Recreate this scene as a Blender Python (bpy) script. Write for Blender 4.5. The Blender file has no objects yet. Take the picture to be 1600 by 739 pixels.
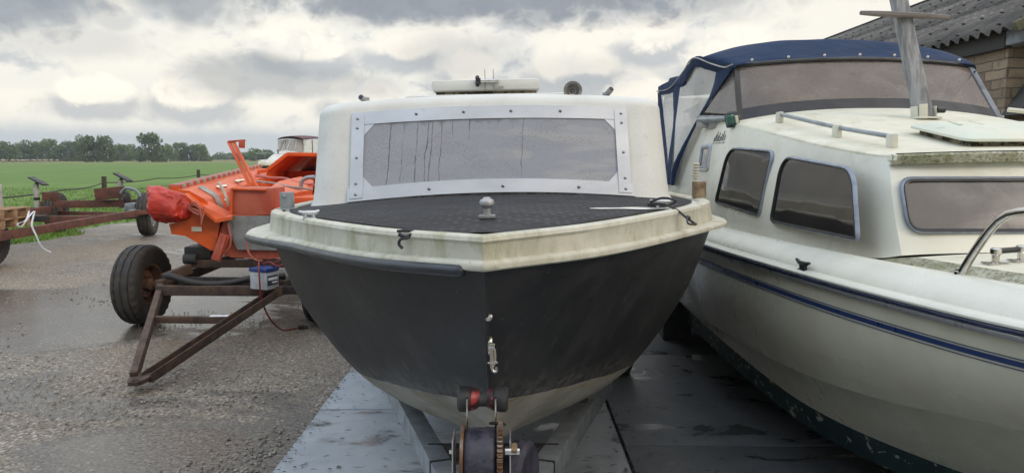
import bpy, bmesh, math, random
from mathutils import Vector, Matrix, noise as mnoise

R = math.radians
S = bpy.context.scene
COL = S.collection
random.seed(7)

# ------------------------------------------------------------------ camera
PITCH = 6.06
FPX = 1164.0
cam_d = bpy.data.cameras.new('camera')
cam_d.lens = 26.19
cam_d.sensor_width = 36.0
cam_d.clip_start = 0.05
cam_d.clip_end = 6000
cam = bpy.data.objects.new('camera', cam_d)
cam.location = (0, 0, 1.6)
cam.rotation_euler = (R(90 - PITCH), 0, 0)
COL.objects.link(cam)
S.camera = cam

SUN_AZ, SUN_EL = 128.0, 30.0      # compass from +Y towards +X; low behind the camera on the right, veiled by cloud

# ------------------------------------------------------------------ world
W = bpy.data.worlds.new("World")
S.world = W
W.use_nodes = True
wn, wl = W.node_tree.nodes, W.node_tree.links
wn.clear()


class NT:
    """small helper to write node expressions"""
    def __init__(self, tree):
        self.t = tree; self.n = tree.nodes; self.l = tree.links

    def set(self, sock, v):
        if hasattr(v, 'is_output'):
            self.l.new(v, sock)
        elif v is not None:
            if hasattr(sock, 'default_value') and hasattr(sock.default_value, '__len__') and not isinstance(v, str):
                v = tuple(v)
                if len(sock.default_value) == 4 and len(v) == 3: v = v + (1.0,)
            sock.default_value = v

    def math(self, op, a, b=None, c=None, clamp=False):
        m = self.n.new('ShaderNodeMath'); m.operation = op; m.use_clamp = clamp
        self.set(m.inputs[0], a)
        if b is not None: self.set(m.inputs[1], b)
        if c is not None: self.set(m.inputs[2], c)
        return m.outputs[0]

    def mix(self, f, a, b, blend='MIX'):
        m = self.n.new('ShaderNodeMix'); m.data_type = 'RGBA'; m.blend_type = blend
        self.set(m.inputs[0], f); self.set(m.inputs[6], a); self.set(m.inputs[7], b)
        return m.outputs[2]

    def ramp(self, v, lo, hi, a=0.0, b=1.0, smooth=True):
        m = self.n.new('ShaderNodeMapRange')
        m.interpolation_type = 'SMOOTHSTEP' if smooth else 'LINEAR'
        self.set(m.inputs[0], v); self.set(m.inputs[1], lo); self.set(m.inputs[2], hi)
        self.set(m.inputs[3], a); self.set(m.inputs[4], b)
        return m.outputs[0]

    def noise(self, vec, scale, detail=5, rough=.55, dist=0.0, out=0):
        m = self.n.new('ShaderNodeTexNoise'); m.noise_dimensions = '3D'
        self.set(m.inputs['Vector'], vec); self.set(m.inputs['Scale'], scale)
        self.set(m.inputs['Detail'], detail); self.set(m.inputs['Roughness'], rough)
        self.set(m.inputs['Distortion'], dist)
        return m.outputs[out]

    def voro(self, vec, scale, feature='F1', out='Distance', rand=1.0):
        m = self.n.new('ShaderNodeTexVoronoi'); m.feature = feature
        self.set(m.inputs['Vector'], vec); self.set(m.inputs['Scale'], scale)
        self.set(m.inputs['Randomness'], rand)
        return m.outputs[out]

    def mapping(self, vec, scale=(1, 1, 1), loc=(0, 0, 0), rot=(0, 0, 0)):
        m = self.n.new('ShaderNodeMapping')
        self.set(m.inputs[0], vec); m.inputs[1].default_value = loc
        m.inputs[2].default_value = rot; m.inputs[3].default_value = scale
        return m.outputs[0]

    def sep(self, vec):
        m = self.n.new('ShaderNodeSeparateXYZ'); self.l.new(vec, m.inputs[0]); return m.outputs

    def comb(self, x, y, z):
        m = self.n.new('ShaderNodeCombineXYZ')
        for i, v in enumerate((x, y, z)): self.set(m.inputs[i], v)
        return m.outputs[0]

    def obj(self):
        return self.n.new('ShaderNodeTexCoord').outputs['Object']

    def bump(self, h, strength=.3, dist=.01, normal=None):
        m = self.n.new('ShaderNodeBump')
        m.inputs['Strength'].default_value = strength; m.inputs['Distance'].default_value = dist
        self.set(m.inputs['Height'], h)
        if normal is not None: self.l.new(normal, m.inputs['Normal'])
        return m.outputs[0]


def build_world():
    g = NT(W.node_tree)
    out = wn.new('ShaderNodeOutputWorld')
    bg = wn.new('ShaderNodeBackground')
    bg.inputs[1].default_value = 0.1
    sky = wn.new('ShaderNodeTexSky')
    sky.sky_type = 'NISHITA'; sky.sun_disc = False
    sky.sun_elevation = R(SUN_EL); sky.sun_rotation = R(SUN_AZ)
    sky.air_density = 1.2; sky.dust_density = 2.0
    d = wn.new('ShaderNodeTexCoord').outputs['Generated']
    x, y, z = g.sep(d)
    deg = 180 / math.pi
    az = g.math('MULTIPLY', g.math('ARCTAN2', x, y), deg)
    el = g.math('MULTIPLY', g.math('ARCSINE', z), deg)
    # wobbling so no blob of cloud has a smooth outline
    cv = g.comb(g.math('MULTIPLY', az, .115), g.math('MULTIPLY', el, .150), 1.3)
    w1 = g.noise(cv, 1.1, 7, .6, 0.3, 0)
    # billows: fractal cells give the cauliflower edges of heaped cloud
    wv = g.n.new('ShaderNodeVectorMath'); wv.operation = 'MULTIPLY_ADD'
    g.l.new(g.noise(cv, 2.2, 3, .55, 0, 1), wv.inputs[0]); wv.inputs[1].default_value = (.45, .45, .45); g.l.new(cv, wv.inputs[2])
    vo = g.n.new('ShaderNodeTexVoronoi'); vo.feature = 'F1'; vo.voronoi_dimensions = '2D'; vo.normalize = True
    g.l.new(wv.outputs[0], vo.inputs['Vector']); vo.inputs['Scale'].default_value = 2.6
    vo.inputs['Detail'].default_value = 4; vo.inputs['Roughness'].default_value = .55; vo.inputs['Lacunarity'].default_value = 2.1
    bil = vo.outputs['Distance']
    w = g.math('ADD', g.math('MULTIPLY', g.math('SUBTRACT', w1, .5), 1.3), g.math('MULTIPLY', g.math('SUBTRACT', bil, .36), 1.5))

    def blob(a0, e0, ra, re, amp=1.0, soft=.5, wob=1.0):
        u = g.math('DIVIDE', g.math('SUBTRACT', az, a0), ra)
        v = g.math('DIVIDE', g.math('SUBTRACT', el, e0), re)
        r = g.math('SQRT', g.math('ADD', g.math('MULTIPLY', u, u), g.math('MULTIPLY', v, v)))
        r = g.math('ADD', r, g.math('MULTIPLY', w, wob))
        return g.ramp(r, 1 - soft, 1 + soft, amp, 0.0)
    # base brightness: broken stratocumulus, cream where thin, grey where thick
    n1 = g.noise(cv, 1.9, 8, .58, .5, 0)
    n2 = g.noise(g.mapping(cv, (1, 1, 1), (4, 9, 2)), 5.0, 6, .6, .2, 0)
    base = g.math('ADD', g.math('MULTIPLY', n1, .52), g.math('MULTIPLY', n2, .20))
    base = g.math('ADD', base, g.math('MULTIPLY', g.math('SUBTRACT', .75, bil), .46))
    lum = g.ramp(base, .39, .56, .0, 1.0)
    dark = None
    blobs = [(-33, 11.2, 5.5, 3.0, .95, .5), (-23.6, 11.8, 4.0, 2.2, .8, .5), (-4, 12.4, 16, 2.5, 1.0, .4),
             (9.5, 12.2, 9, 2.0, .6, .5), (-19.0, 5.7, 4.6, 1.45, .62, .45), (-15.0, 5.3, 5.5, 1.0, .5, .5),
             (-4, 7.5, 4.0, 1.7, .4, .6), (-30, 7.6, 5.0, 1.1, .32, .6), (5, 6.2, 4.0, 1.4, .3, .6), (-27.5, 8.9, 1.2, .7, .4, .5)]
    for b in blobs:
        k = blob(*b)
        dark = k if dark is None else g.math('MAXIMUM', dark, k)
    bright = None
    for b in [(-16.0, 9.0, 2.6, 1.0, .9, .5), (-28.0, 11.0, 2.2, 1.6, .9, .5), (-5.5, 8.8, 4.0, 1.0, .75, .6), (5.5, 8.6, 3.5, 1.2, .8, .6),
              (-25, 3.6, 16, .75, .6, .5), (0, 4.4, 4.5, 1.2, .6, .6), (-25, 7.0, 10, 1.6, .5, .6), (25, 9, 8, 4, .45, .5), (11, 6.8, 3.0, 2.0, .5, .5)]:
        k = blob(*b, wob=.7)
        bright = k if bright is None else g.math('MAXIMUM', bright, k)
    col = g.mix(lum, (.46, .50, .55), (.93, .905, .83))
    col = g.mix(bright, col, (1.06, 1.0, .87))
    # heaped heads of cumulus: lit top, grey foot
    foot = None; head = None
    for (a0, e0, s) in ((-15.4, 8.0, 1.3), (-8.2, 8.2, 1.1), (-3.0, 6.7, 1.2), (4.6, 6.9, 1.5), (9.2, 4.9, 1.1), (10.6, 9.0, 1.3), (-22.8, 4.6, 1.2), (-11.6, 4.6, 1.1), (-29, 4.4, 1.0), (16, 7.5, 1.6)):
        k = blob(a0, e0 - 1.0 * s, 2.6 * s, .8 * s, .75, .45, 1.1)
        foot = k if foot is None else g.math('MAXIMUM', foot, k)
        k = blob(a0, e0 + .1, 1.9 * s, .85 * s, .9, .28, 1.15)
        head = k if head is None else g.math('MAXIMUM', head, k)
    col = g.mix(foot, col, (.47, .50, .54))
    col = g.mix(head, col, g.mix(g.ramp(bil, .2, .6), (1.14, 1.06, .92), (.82, .81, .78)))
    col = g.mix(dark, col, g.mix(n2, (.25, .275, .32), (.40, .42, .45)))
    # grey-blue rain veil along the horizon
    hz = g.ramp(g.math('ADD', el, g.math('MULTIPLY', w, .55)), 1.3, 2.5, 1.0, 0.0)
    col = g.mix(g.math('MULTIPLY', hz, .9), col, (.55, .605, .65))
    col = g.mix(1.0, col, (.86, .86, .86), 'MULTIPLY')
    # sky beyond the frame shaped for lighting: bright overhead, bluish left, dark low behind
    up = g.ramp(el, 14, 60, 0.0, 1.0)
    back = g.ramp(y, .2, -.5, 0.0, 1.0)
    glow_az = g.math('COSINE', g.math('MULTIPLY', g.math('SUBTRACT', az, SUN_AZ), math.pi / 180))
    warm = g.math('MULTIPLY', g.ramp(glow_az, .45, 1.0, 0, 1), g.ramp(el, 8, 32, 0, 1))
    col = g.mix(up, col, g.mix(n1, (.95, 1.1, 1.32), (1.22, 1.36, 1.55)))
    col = g.mix(g.math('MULTIPLY', g.math('MULTIPLY', back, g.ramp(el, 18, 38, 1, 0)), .9), col, g.mix(n1, (.20, .23, .27), (.34, .36, .39)))
    gl2 = g.math('COSINE', g.math('MULTIPLY', g.math('ADD', az, 95), math.pi / 180))
    cool = g.math('MULTIPLY', g.ramp(gl2, .35, .95, 0, 1), g.ramp(el, 4, 22, 0, 1))
    col = g.mix(g.math('MULTIPLY', cool, .8), col, (1.15, 1.35, 1.6))
    col = g.mix(g.math('MULTIPLY', warm, .6), col, (1.9, 1.6, 1.25))
    col = g.mix(1.0, col, (10, 10, 10), 'MULTIPLY')
    fin = g.mix(.93, sky.outputs[0], col)
    below = g.ramp(el, -2.0, -.2, 1.0, 0.0)
    fin = g.mix(below, fin, (1.2, 1.25, 1.1))
    g.l.new(fin, bg.inputs[0])
    g.l.new(bg.outputs[0], out.inputs[0])


build_world()
sun_d = bpy.data.lights.new('sun', 'SUN')
sun_d.energy = 0.55
sun_d.angle = R(14)
sun_d.color = (1.0, .88, .74)
sun = bpy.data.objects.new('sun', sun_d)
COL.objects.link(sun)
sdir = Vector((math.sin(R(SUN_AZ)) * math.cos(R(SUN_EL)), math.cos(R(SUN_AZ)) * math.cos(R(SUN_EL)), math.sin(R(SUN_EL))))
sun.rotation_euler = sdir.to_track_quat('Z', 'Y').to_euler()
sun.location = (0, -10, 30)

vs = S.view_settings
vs.view_transform = 'Standard'; vs.look = 'None'; vs.gamma = 1.0; vs.exposure = 0.28
vs.use_curve_mapping = False
S.render.engine = 'CYCLES'
S.cycles.max_bounces = 8
S.cycles.transparent_max_bounces = 10

# ------------------------------------------------------------------ geometry helpers


def at(px, py, Y):
    """point at depth Y seen through photo pixel (px, py)"""
    vx, vz = (px - 800) / FPX, (369.5 - py) / FPX
    c, s = math.cos(R(PITCH)), math.sin(R(PITCH))
    dy, dz = c + vz * s, -s + vz * c
    k = Y / dy
    return Vector((vx * k, Y, 1.6 + dz * k))


def spline(pts):
    """Catmull-Rom through pts (tuples), parameter 0..1 by chord length"""
    P = [Vector(p) if len(p) in (2, 3) else p for p in pts]
    L = [0.0]
    for a, b in zip(P, P[1:]): L.append(L[-1] + max((b - a).length, 1e-6))
    T = L[-1]

    def f(u):
        t = min(max(u, 0), 1) * T
        i = 0
        while i < len(P) - 2 and t > L[i + 1]: i += 1
        h = L[i + 1] - L[i]
        s = (t - L[i]) / h
        p1, p2 = P[i], P[i + 1]
        m1 = (p2 - P[i - 1]) / (L[i + 1] - L[i - 1]) * h if i > 0 else (p2 - p1)
        m2 = (P[i + 2] - p1) / (L[i + 2] - L[i]) * h if i + 2 < len(P) else (p2 - p1)
        s2, s3 = s * s, s * s * s
        return p1 * (2 * s3 - 3 * s2 + 1) + m1 * (s3 - 2 * s2 + s) + p2 * (-2 * s3 + 3 * s2) + m2 * (s3 - s2)
    return f


def lin(pts, x):
    """piecewise-linear lookup"""
    if x <= pts[0][0]: return pts[0][1]
    for (a, b), (c, d) in zip(pts, pts[1:]):
        if x <= c: return b + (d - b) * (x - a) / (c - a)
    return pts[-1][1]


class MB:
    """collects shapes in world coordinates; build() links them as ONE mesh object"""
    def __init__(self):
        self.bm = bmesh.new()
        self.mi = 0

    def _faces(self, vs, quads, smooth=True):
        fs = []
        for q in quads:
            try:
                f = self.bm.faces.new([vs[i] for i in q])
                f.smooth = smooth; f.material_index = self.mi
                fs.append(f)
            except ValueError:
                pass
        return fs

    def poly(self, pts, smooth=False):
        vs = [self.bm.verts.new(p) for p in pts]
        return self._faces(vs, [range(len(vs))], smooth)

    def grid(self, rows, closed=False, smooth=True):
        n = len(rows[0])
        vs = [self.bm.verts.new(p) for r in rows for p in r]
        q = []
        for i in range(len(rows) - 1):
            for j in range(n if closed else n - 1):
                k = (j + 1) % n
                q.append((i * n + j, i * n + k, (i + 1) * n + k, (i + 1) * n + j))
        self._faces(vs, q, smooth)
        return vs

    def box(self, c, s, rot=None, bev=.004, axes=None):
        c = Vector(c)
        b = bmesh.new()
        bmesh.ops.create_cube(b, size=1)
        for v in b.verts: v.co = Vector((v.co.x * s[0], v.co.y * s[1], v.co.z * s[2]))
        if bev > 0:
            bmesh.ops.bevel(b, geom=list(b.edges), offset=min(bev, min(s) * .4), segments=2, affect='EDGES', profile=.6)
        if axes is not None:
            M = Matrix(axes).transposed()
        elif rot is not None:
            from mathutils import Euler
            M = Euler(rot).to_matrix()
        else:
            M = Matrix.Identity(3)
        m = {}
        for v in b.verts: m[v] = self.bm.verts.new(M @ v.co + c)
        for f in b.faces:
            nf = self.bm.faces.new([m[v] for v in f.verts]); nf.smooth = True; nf.material_index = self.mi
        b.free()
        return self

    def bar(self, a, b, w, h, up=(0, 0, 1), bev=.003):
        """box beam from a to b, w across, h along up"""
        a, b = Vector(a), Vector(b)
        d = (b - a); L = d.length; d.normalize()
        u = Vector(up); u = (u - d * u.dot(d)).normalized()
        x = d.cross(u)
        return self.box((a + b) / 2, (w, L, h), axes=(x, d, u), bev=bev)

    def tube(self, pts, r, n=10, caps=True, closed=False):
        P = [Vector(p) for p in pts]
        rs = r if isinstance(r, (list, tuple)) else [r] * len(P)
        rows = []
        prev = None
        for i, p in enumerate(P):
            if closed:
                d = P[(i + 1) % len(P)] - P[i - 1]
            else:
                d = (P[min(i + 1, len(P) - 1)] - P[max(i - 1, 0)])
            d.normalize()
            if prev is None:
                u = Vector((0, 0, 1)) if abs(d.z) < .9 else Vector((1, 0, 0))
            else:
                u = prev
            u = (u - d * u.dot(d))
            if u.length < 1e-6: u = d.orthogonal()
            u.normalize(); prev = u
            v = d.cross(u)
            rows.append([p + (u * math.cos(2 * math.pi * k / n) + v * math.sin(2 * math.pi * k / n)) * rs[i] for k in range(n)])
        if closed: rows.append(rows[0])
        self.grid(rows, closed=True)
        if caps and not closed:
            for row in (rows[0], rows[-1]):
                self.poly(row)
        return self

    def curve(self, pts, r, n=8, seg=40, caps=True):
        f = spline(pts)
        return self.tube([f(i / seg) for i in range(seg + 1)], r, n, caps)

    def lathe(self, prof, c, axis=(0, 0, 1), n=32, mod=None):
        """prof: list of (radius, height along axis)"""
        c = Vector(c); a = Vector(axis).normalized()
        u = a.orthogonal().normalized(); v = a.cross(u)
        rows = []
        for j, (r, h) in enumerate(prof):
            rows.append([c + a * h + (u * math.cos(2 * math.pi * k / n) + v * math.sin(2 * math.pi * k / n)) * (r * (mod(j, k) if mod else 1)) for k in range(n)])
        self.grid(rows, closed=True)
        return self

    def prism(self, poly, mapper, t):
        """2D polygon through mapper(u, v, w); thickness from w=0 to w=t"""
        n = len(poly)
        bot = [self.bm.verts.new(mapper(u, v, 0)) for u, v in poly]
        top = [self.bm.verts.new(mapper(u, v, t)) for u, v in poly]
        self._faces(bot, [list(range(n))[::-1]], False)
        self._faces(top, [range(n)], False)
        vs = bot + top
        self._faces(vs, [(i, (i + 1) % n, n + (i + 1) % n, n + i) for i in range(n)], False)
        return self

    def ball(self, c, r, seg=12, scale=(1, 1, 1)):
        b = bmesh.new()
        bmesh.ops.create_uvsphere(b, u_segments=seg, v_segments=max(6, seg // 2 + 2), radius=r)
        m = {}
        c = Vector(c)
        for v in b.verts: m[v] = self.bm.verts.new(c + Vector((v.co.x * scale[0], v.co.y * scale[1], v.co.z * scale[2])))
        for f in b.faces:
            nf = self.bm.faces.new([m[v] for v in f.verts]); nf.smooth = True; nf.material_index = self.mi
        b.free()
        return self

    def build(self, name, mats, parent=None, sharp=38, merge=.0004, recalc=True, solid=0, loc=None):
        bm = self.bm
        if merge: bmesh.ops.remove_doubles(bm, verts=bm.verts, dist=merge)
        if recalc: bmesh.ops.recalc_face_normals(bm, faces=bm.faces)
        me = bpy.data.meshes.new(name)
        off = root_loc(parent) if parent is not None else Vector(loc or (0, 0, 0))
        if off.length > 0: bmesh.ops.translate(bm, verts=bm.verts, vec=-off)
        bm.to_mesh(me); bm.free()
        if sharp: me.set_sharp_from_angle(angle=R(sharp))
        for m in (mats if isinstance(mats, (list, tuple)) else [mats]): me.materials.append(m)
        o = bpy.data.objects.new(name, me)
        COL.objects.link(o)
        if parent is not None: o.parent = parent
        else: o.location = off
        if solid:
            md = o.modifiers.new('solid', 'SOLIDIFY'); md.thickness = solid; md.offset = 0
        return o


def root_loc(o):
    v = Vector((0, 0, 0))
    while o is not None:
        v = v + o.location; o = o.parent
    return v


def empty(name, loc, label, cat, group=None):
    o = bpy.data.objects.new(name, None)
    o.location = loc; o.empty_display_size = .2
    COL.objects.link(o)
    return tag(o, label, cat, group)


def tag(o, label=None, cat=None, group=None, kind=None):
    if label: o['label'] = label
    if cat: o['category'] = cat
    if group: o['group'] = group
    if kind: o['kind'] = kind
    return o


def copy_tree(o, parent=None):
    c = o.copy(); COL.objects.link(c)
    if parent is not None: c.parent = parent
    for ch in list(o.children): copy_tree(ch, c)
    return c
# ------------------------------------------------------------------ materials


def new_mat(name):
    m = bpy.data.materials.new(name); m.use_nodes = True
    m.node_tree.nodes.clear()
    g = NT(m.node_tree)
    out = g.n.new('ShaderNodeOutputMaterial')
    p = g.n.new('ShaderNodeBsdfPrincipled')
    g.l.new(p.outputs[0], out.inputs[0])
    return m, g, p, out


def mat(name, col, rough=.5, metal=0.0, col2=None, ns=6.0, lo=.4, hi=.62, layers=(), bump=0.0, bs=80.0, bd=.004,
        stretch=(1, 1, 1), rvar=.12, coat=0.0, spec=.5, bump2=None):
    """general weathered surface. layers: (colour, scale, stretch, lo, hi, strength) of dirt on top"""
    m, g, p, out = new_mat(name)
    v = g.obj()
    c2 = col2 or tuple(x * .8 for x in col)
    n = g.noise(g.mapping(v, stretch), ns, 7, .6, .2)
    c = g.mix(g.ramp(n, lo, hi), col, c2)
    rr = g.ramp(n, .3, .7, rough - rvar, rough + rvar)
    for i, (lc, ls, lst, l0, l1, amt) in enumerate(layers):
        k = g.noise(g.mapping(v, lst, (3.1 * i + 1, 7.7 * i, 2.3)), ls, 8, .65, .3)
        k = g.math('MULTIPLY', g.ramp(k, l0, l1), amt)
        c = g.mix(k, c, lc)
        rr = g.math('ADD', rr, g.math('MULTIPLY', k, .15), clamp=True)
    g.set(p.inputs['Base Color'], c)
    g.set(p.inputs['Roughness'], rr)
    p.inputs['Metallic'].default_value = metal
    p.inputs['Specular IOR Level'].default_value = spec
    p.inputs['Coat Weight'].default_value = coat
    p.inputs['Coat Roughness'].default_value = .15
    if bump:
        b = g.noise(v, bs, 5, .6)
        nrm = g.bump(b, bump, bd)
        if bump2:
            nrm = g.bump(g.noise(v, bump2[0], 3, .5), bump2[1], bump2[2], nrm)
        g.l.new(nrm, p.inputs['Normal'])
    return m


def zband(g, v, z0, z1):
    return g.ramp(g.sep(v)[2], z0, z1)


# --- white glass fibre with algae and grime
GRP = mat('weathered_gelcoat', (.66, .655, .61), .42, col2=(.56, .56, .50), ns=4, lo=.35, hi=.7,
          layers=[((.30, .28, .17), 9, (1, 1, .6), .52, .78, .4), ((.24, .23, .16), 60, (1, 1, 1), .62, .75, .30)],
          bump=.15, bs=160, bd=.002, spec=.4)
GRP_CABIN = mat('cabin_gelcoat', (.63, .63, .60), .5, col2=(.55, .548, .515), ns=3, lo=.35, hi=.75,
                layers=[((.30, .29, .24), 110, (1, 1, .8), .58, .70, .40), ((.36, .35, .29), 34, (1, 1, .5), .60, .78, .35), ((.45, .44, .38), 4, (1.5, 1.5, .5), .55, .8, .3)],
                bump=.35, bs=55, bd=.004, spec=.35)
BAND = mat('grimy_bulwark', (.56, .545, .465), .55, col2=(.45, .435, .35), ns=7, lo=.35, hi=.68,
           layers=[((.25, .25, .12), 13, (1, 1, .35), .48, .74, .65), ((.16, .14, .08), 70, (1, 1, .7), .60, .74, .55),
                   ((.34, .22, .10), 5, (1, 1, .5), .54, .76, .5)],
           bump=.35, bs=70, bd=.003, spec=.3)
GRP2 = mat('cruiser_gelcoat', (.70, .685, .595), .34, col2=(.61, .595, .50), ns=2.5, lo=.35, hi=.7,
           layers=[((.36, .33, .20), 6, (.5, .5, .8), .54, .78, .40), ((.2, .19, .13), 80, (1, 1, 1), .67, .77, .35)],
           bump=.06, bs=90, bd=.002, spec=.45, coat=.15)
GRP2_DECK = mat('cruiser_deck', (.68, .655, .54), .55, col2=(.57, .545, .42), ns=4, lo=.35, hi=.7,
                layers=[((.33, .29, .17), 7, (1, 1, 1), .50, .74, .5), ((.16, .15, .10), 60, (1, 1, 1), .64, .74, .45)],
                bump=.3, bs=230, bd=.002, spec=.35)
MOULD = mat('mouldy_edge', (.42, .41, .32), .75, col2=(.27, .26, .17), ns=14, lo=.35, hi=.6,
            layers=[((.07, .07, .04), 75, (1, 1, 1.2), .44, .66, .85), ((.12, .13, .05), 8, (1, 1, 1), .45, .7, .6)], bump=.6, bs=50, bd=.006)
HATCH = mat('mint_hatch', (.56, .60, .50), .45, col2=(.62, .61, .50), ns=5, layers=[((.34, .28, .18), 9, (1, 1, 1), .6, .76, .55)], bump=.1, bs=90)
FOAM = mat('seal_foam', (.30, .25, .17), .9, col2=(.05, .045, .03), ns=28, lo=.42, hi=.56, bump=.7, bs=60, bd=.008)
ALU = mat('anodised_aluminium', (.50, .52, .55), .42, .65, col2=(.44, .46, .49), ns=3, stretch=(1, 1, 2), lo=.3, hi=.7,
          layers=[((.34, .31, .25), 16, (1, 1, 1), .60, .78, .45)], bump=.1, bs=120)
ALU_DULL = mat('dull_aluminium', (.36, .36, .36), .5, .7, col2=(.27, .27, .27), ns=8,
               layers=[((.13, .12, .11), 14, (1, 1, .4), .55, .7, .7)], bump=.15, bs=60)
CHROME = mat('stainless', (.62, .60, .57), .16, 1.0, col2=(.5, .47, .42), ns=20, rvar=.06)
WINFRAME = mat('dull_window_frame', (.25, .275, .32), .45, .3, col2=(.19, .21, .25), ns=14, layers=[((.09, .08, .07), 20, (1, 1, 1), .6, .75, .5)])
RUSTHUB = mat('rusty_hub', (.15, .075, .042), .85, .1, col2=(.085, .048, .032), ns=14, layers=[((.22, .12, .07), 30, (1, 1, 1), .55, .7, .6)], bump=.4, bs=60)
BOLT = mat('rivet_steel', (.30, .31, .33), .35, .9)
RUST = mat('rusty_steel', (.105, .062, .040), .78, .15, col2=(.055, .040, .034), ns=9, lo=.35, hi=.65,
           layers=[((.19, .082, .035), 22, (1, 1, 1), .55, .72, .6), ((.035, .032, .032), 4, (1, 1, 1), .5, .7, .5)], bump=.4, bs=90, bd=.003)
RUSTRED = mat('rusty_red_steel', (.15, .052, .034), .75, .1, col2=(.085, .042, .032), ns=6,
              layers=[((.22, .10, .055), 18, (1, 1, 1), .58, .74, .6)], bump=.35, bs=60, bd=.003)
GALV = mat('galvanised', (.30, .33, .352), .45, .4, col2=(.21, .232, .25), ns=9, lo=.35, hi=.65,
           layers=[((.12, .105, .085), 7, (1, 1, 1), .58, .76, .55)], bump=.15, bs=40)
BLACKSTEEL = mat('black_steel', (.028, .027, .028), .55, .3, col2=(.045, .040, .036), ns=12, layers=[((.11, .052, .026), 20, (1, 1, 1), .62, .74, .7)], bump=.2, bs=80)
RUBBER = mat('rubber', (.022, .022, .024), .62, col2=(.038, .036, .036), ns=12, layers=[((.12, .11, .095), 26, (1, 1, 1), .60, .76, .45)], bump=.2, bs=120)
TYRE = mat('tyre_rubber', (.026, .025, .026), .75, col2=(.048, .043, .038), ns=7,
           layers=[((.13, .105, .075), 14, (1, 1, 1), .55, .74, .5)], bump=.35, bs=45, bd=.006)
RUBRAIL = mat('rub_rail_rubber', (.018, .022, .031), .36, col2=(.032, .037, .046), ns=7, layers=[((.20, .20, .19), 30, (1, 1, 1), .64, .8, .35)], bump=.12, bs=40, bd=.004)
NAVY = mat('navy_vinyl', (.010, .016, .042), .30, col2=(.016, .024, .055), ns=10, rvar=.1)
STRIPE = mat('blue_stripe', (.015, .035, .115), .35, col2=(.020, .042, .125), ns=9)
WOOD = mat('weathered_wood', (.30, .305, .315), .8, col2=(.165, .165, .17), ns=4, stretch=(9, 9, .6), lo=.35, hi=.65,
           layers=[((.45, .43, .40), 7, (5, 5, .7), .5, .75, .5), ((.07, .06, .05), 30, (3, 3, .5), .62, .72, .7)], bump=.5, bs=30, bd=.004)
TEAK = mat('varnished_crossbar', (.20, .175, .16), .7, col2=(.135, .115, .105), ns=5, stretch=(.6, 6, 6), bump=.3, bs=40)
PALLETWOOD = mat('pallet_wood', (.36, .22, .12), .8, col2=(.24, .145, .085), ns=5, stretch=(1, 5, 5), layers=[((.10, .08, .06), 9, (1, 1, 1), .58, .76, .6)], bump=.4, bs=40)
POSTWOOD = mat('post_wood', (.075, .062, .048), .9, col2=(.045, .038, .032), ns=7, stretch=(5, 5, .7), bump=.6, bs=40, bd=.008)
CANVAS = mat('blue_canvas', (.013, .028, .068), .85, col2=(.019, .037, .084), ns=3.5, lo=.3, hi=.7,
             layers=[((.045, .068, .13), 5, (1, 1, 1), .55, .8, .5)], bump=.5, bs=400, bd=.001, bump2=(5, .5, .05), spec=.25)
ORANGE = mat('orange_paint', (.66, .108, .016), .42, col2=(.55, .085, .015), ns=4,
             layers=[((.28, .10, .05), 9, (1, 1, 1), .58, .76, .5), ((.62, .26, .14), 5, (1, 1, 1), .55, .78, .45)], bump=.12, bs=60)
ORANGERED = mat('faded_red_paint', (.40, .068, .035), .55, col2=(.46, .115, .065), ns=5,
                layers=[((.24, .12, .09), 11, (1, 1, 1), .56, .74, .6)], bump=.2, bs=50)
REDTARP = mat('red_tarp', (.46, .032, .016), .42, col2=(.38, .024, .013), ns=6, layers=[((.62, .09, .05), 9, (1, 1, 1), .55, .75, .4)], bump=.25, bs=30, bd=.01)
ROPE = mat('pale_rope', (.45, .38, .30), .9, bump=.4, bs=150)
PINKROPE = mat('faded_red_rope', (.50, .16, .12), .9, bump=.4, bs=150)
CREAMPLASTIC = mat('cream_plastic', (.62, .60, .50), .5)
GREYPAD = mat('grey_pad', (.36, .34, .31), .8, col2=(.26, .25, .23), ns=12, bump=.3)
BLACKPLASTIC = mat('black_plastic', (.018, .018, .02), .45)
REDCABLE = mat('red_cable', (.20, .012, .012), .45)
WHITEPLASTIC = mat('white_plastic', (.46, .48, .51), .4, col2=(.36, .37, .38), ns=14, layers=[((.16, .14, .12), 22, (1, 1, .6), .55, .72, .5)])
BLUEPLASTIC = mat('battery_blue', (.020, .05, .20), .4)
LABELDARK = mat('battery_label', (.035, .045, .08), .4)
PAPER = mat('white_card', (.75, .75, .76), .7)
GREENLENS = mat('green_lens', (.008, .10, .075), .12, coat=.5)
LAMPBODY = mat('nav_lamp_body', (.012, .035, .035), .4)
REDWORN = mat('worn_red', (.30, .02, .025), .45, col2=(.03, .012, .014), ns=38, lo=.42, hi=.54, bump=.3)
STRAPMAT = mat('winch_strap', (.022, .021, .034), .45, col2=(.045, .043, .060), ns=40, stretch=(1, 1, 1), bump=.3, bs=300)
GEAR = mat('gear_steel', (.24, .19, .15), .5, .7, col2=(.17, .09, .05), ns=20)
LICHENPOST = mat('rusty_post', (.32, .24, .15), .7, .3, col2=(.16, .105, .065), ns=12, bump=.4, bs=60, layers=[((.5, .46, .38), 9, (1, 1, .5), .55, .72, .6)])


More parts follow.
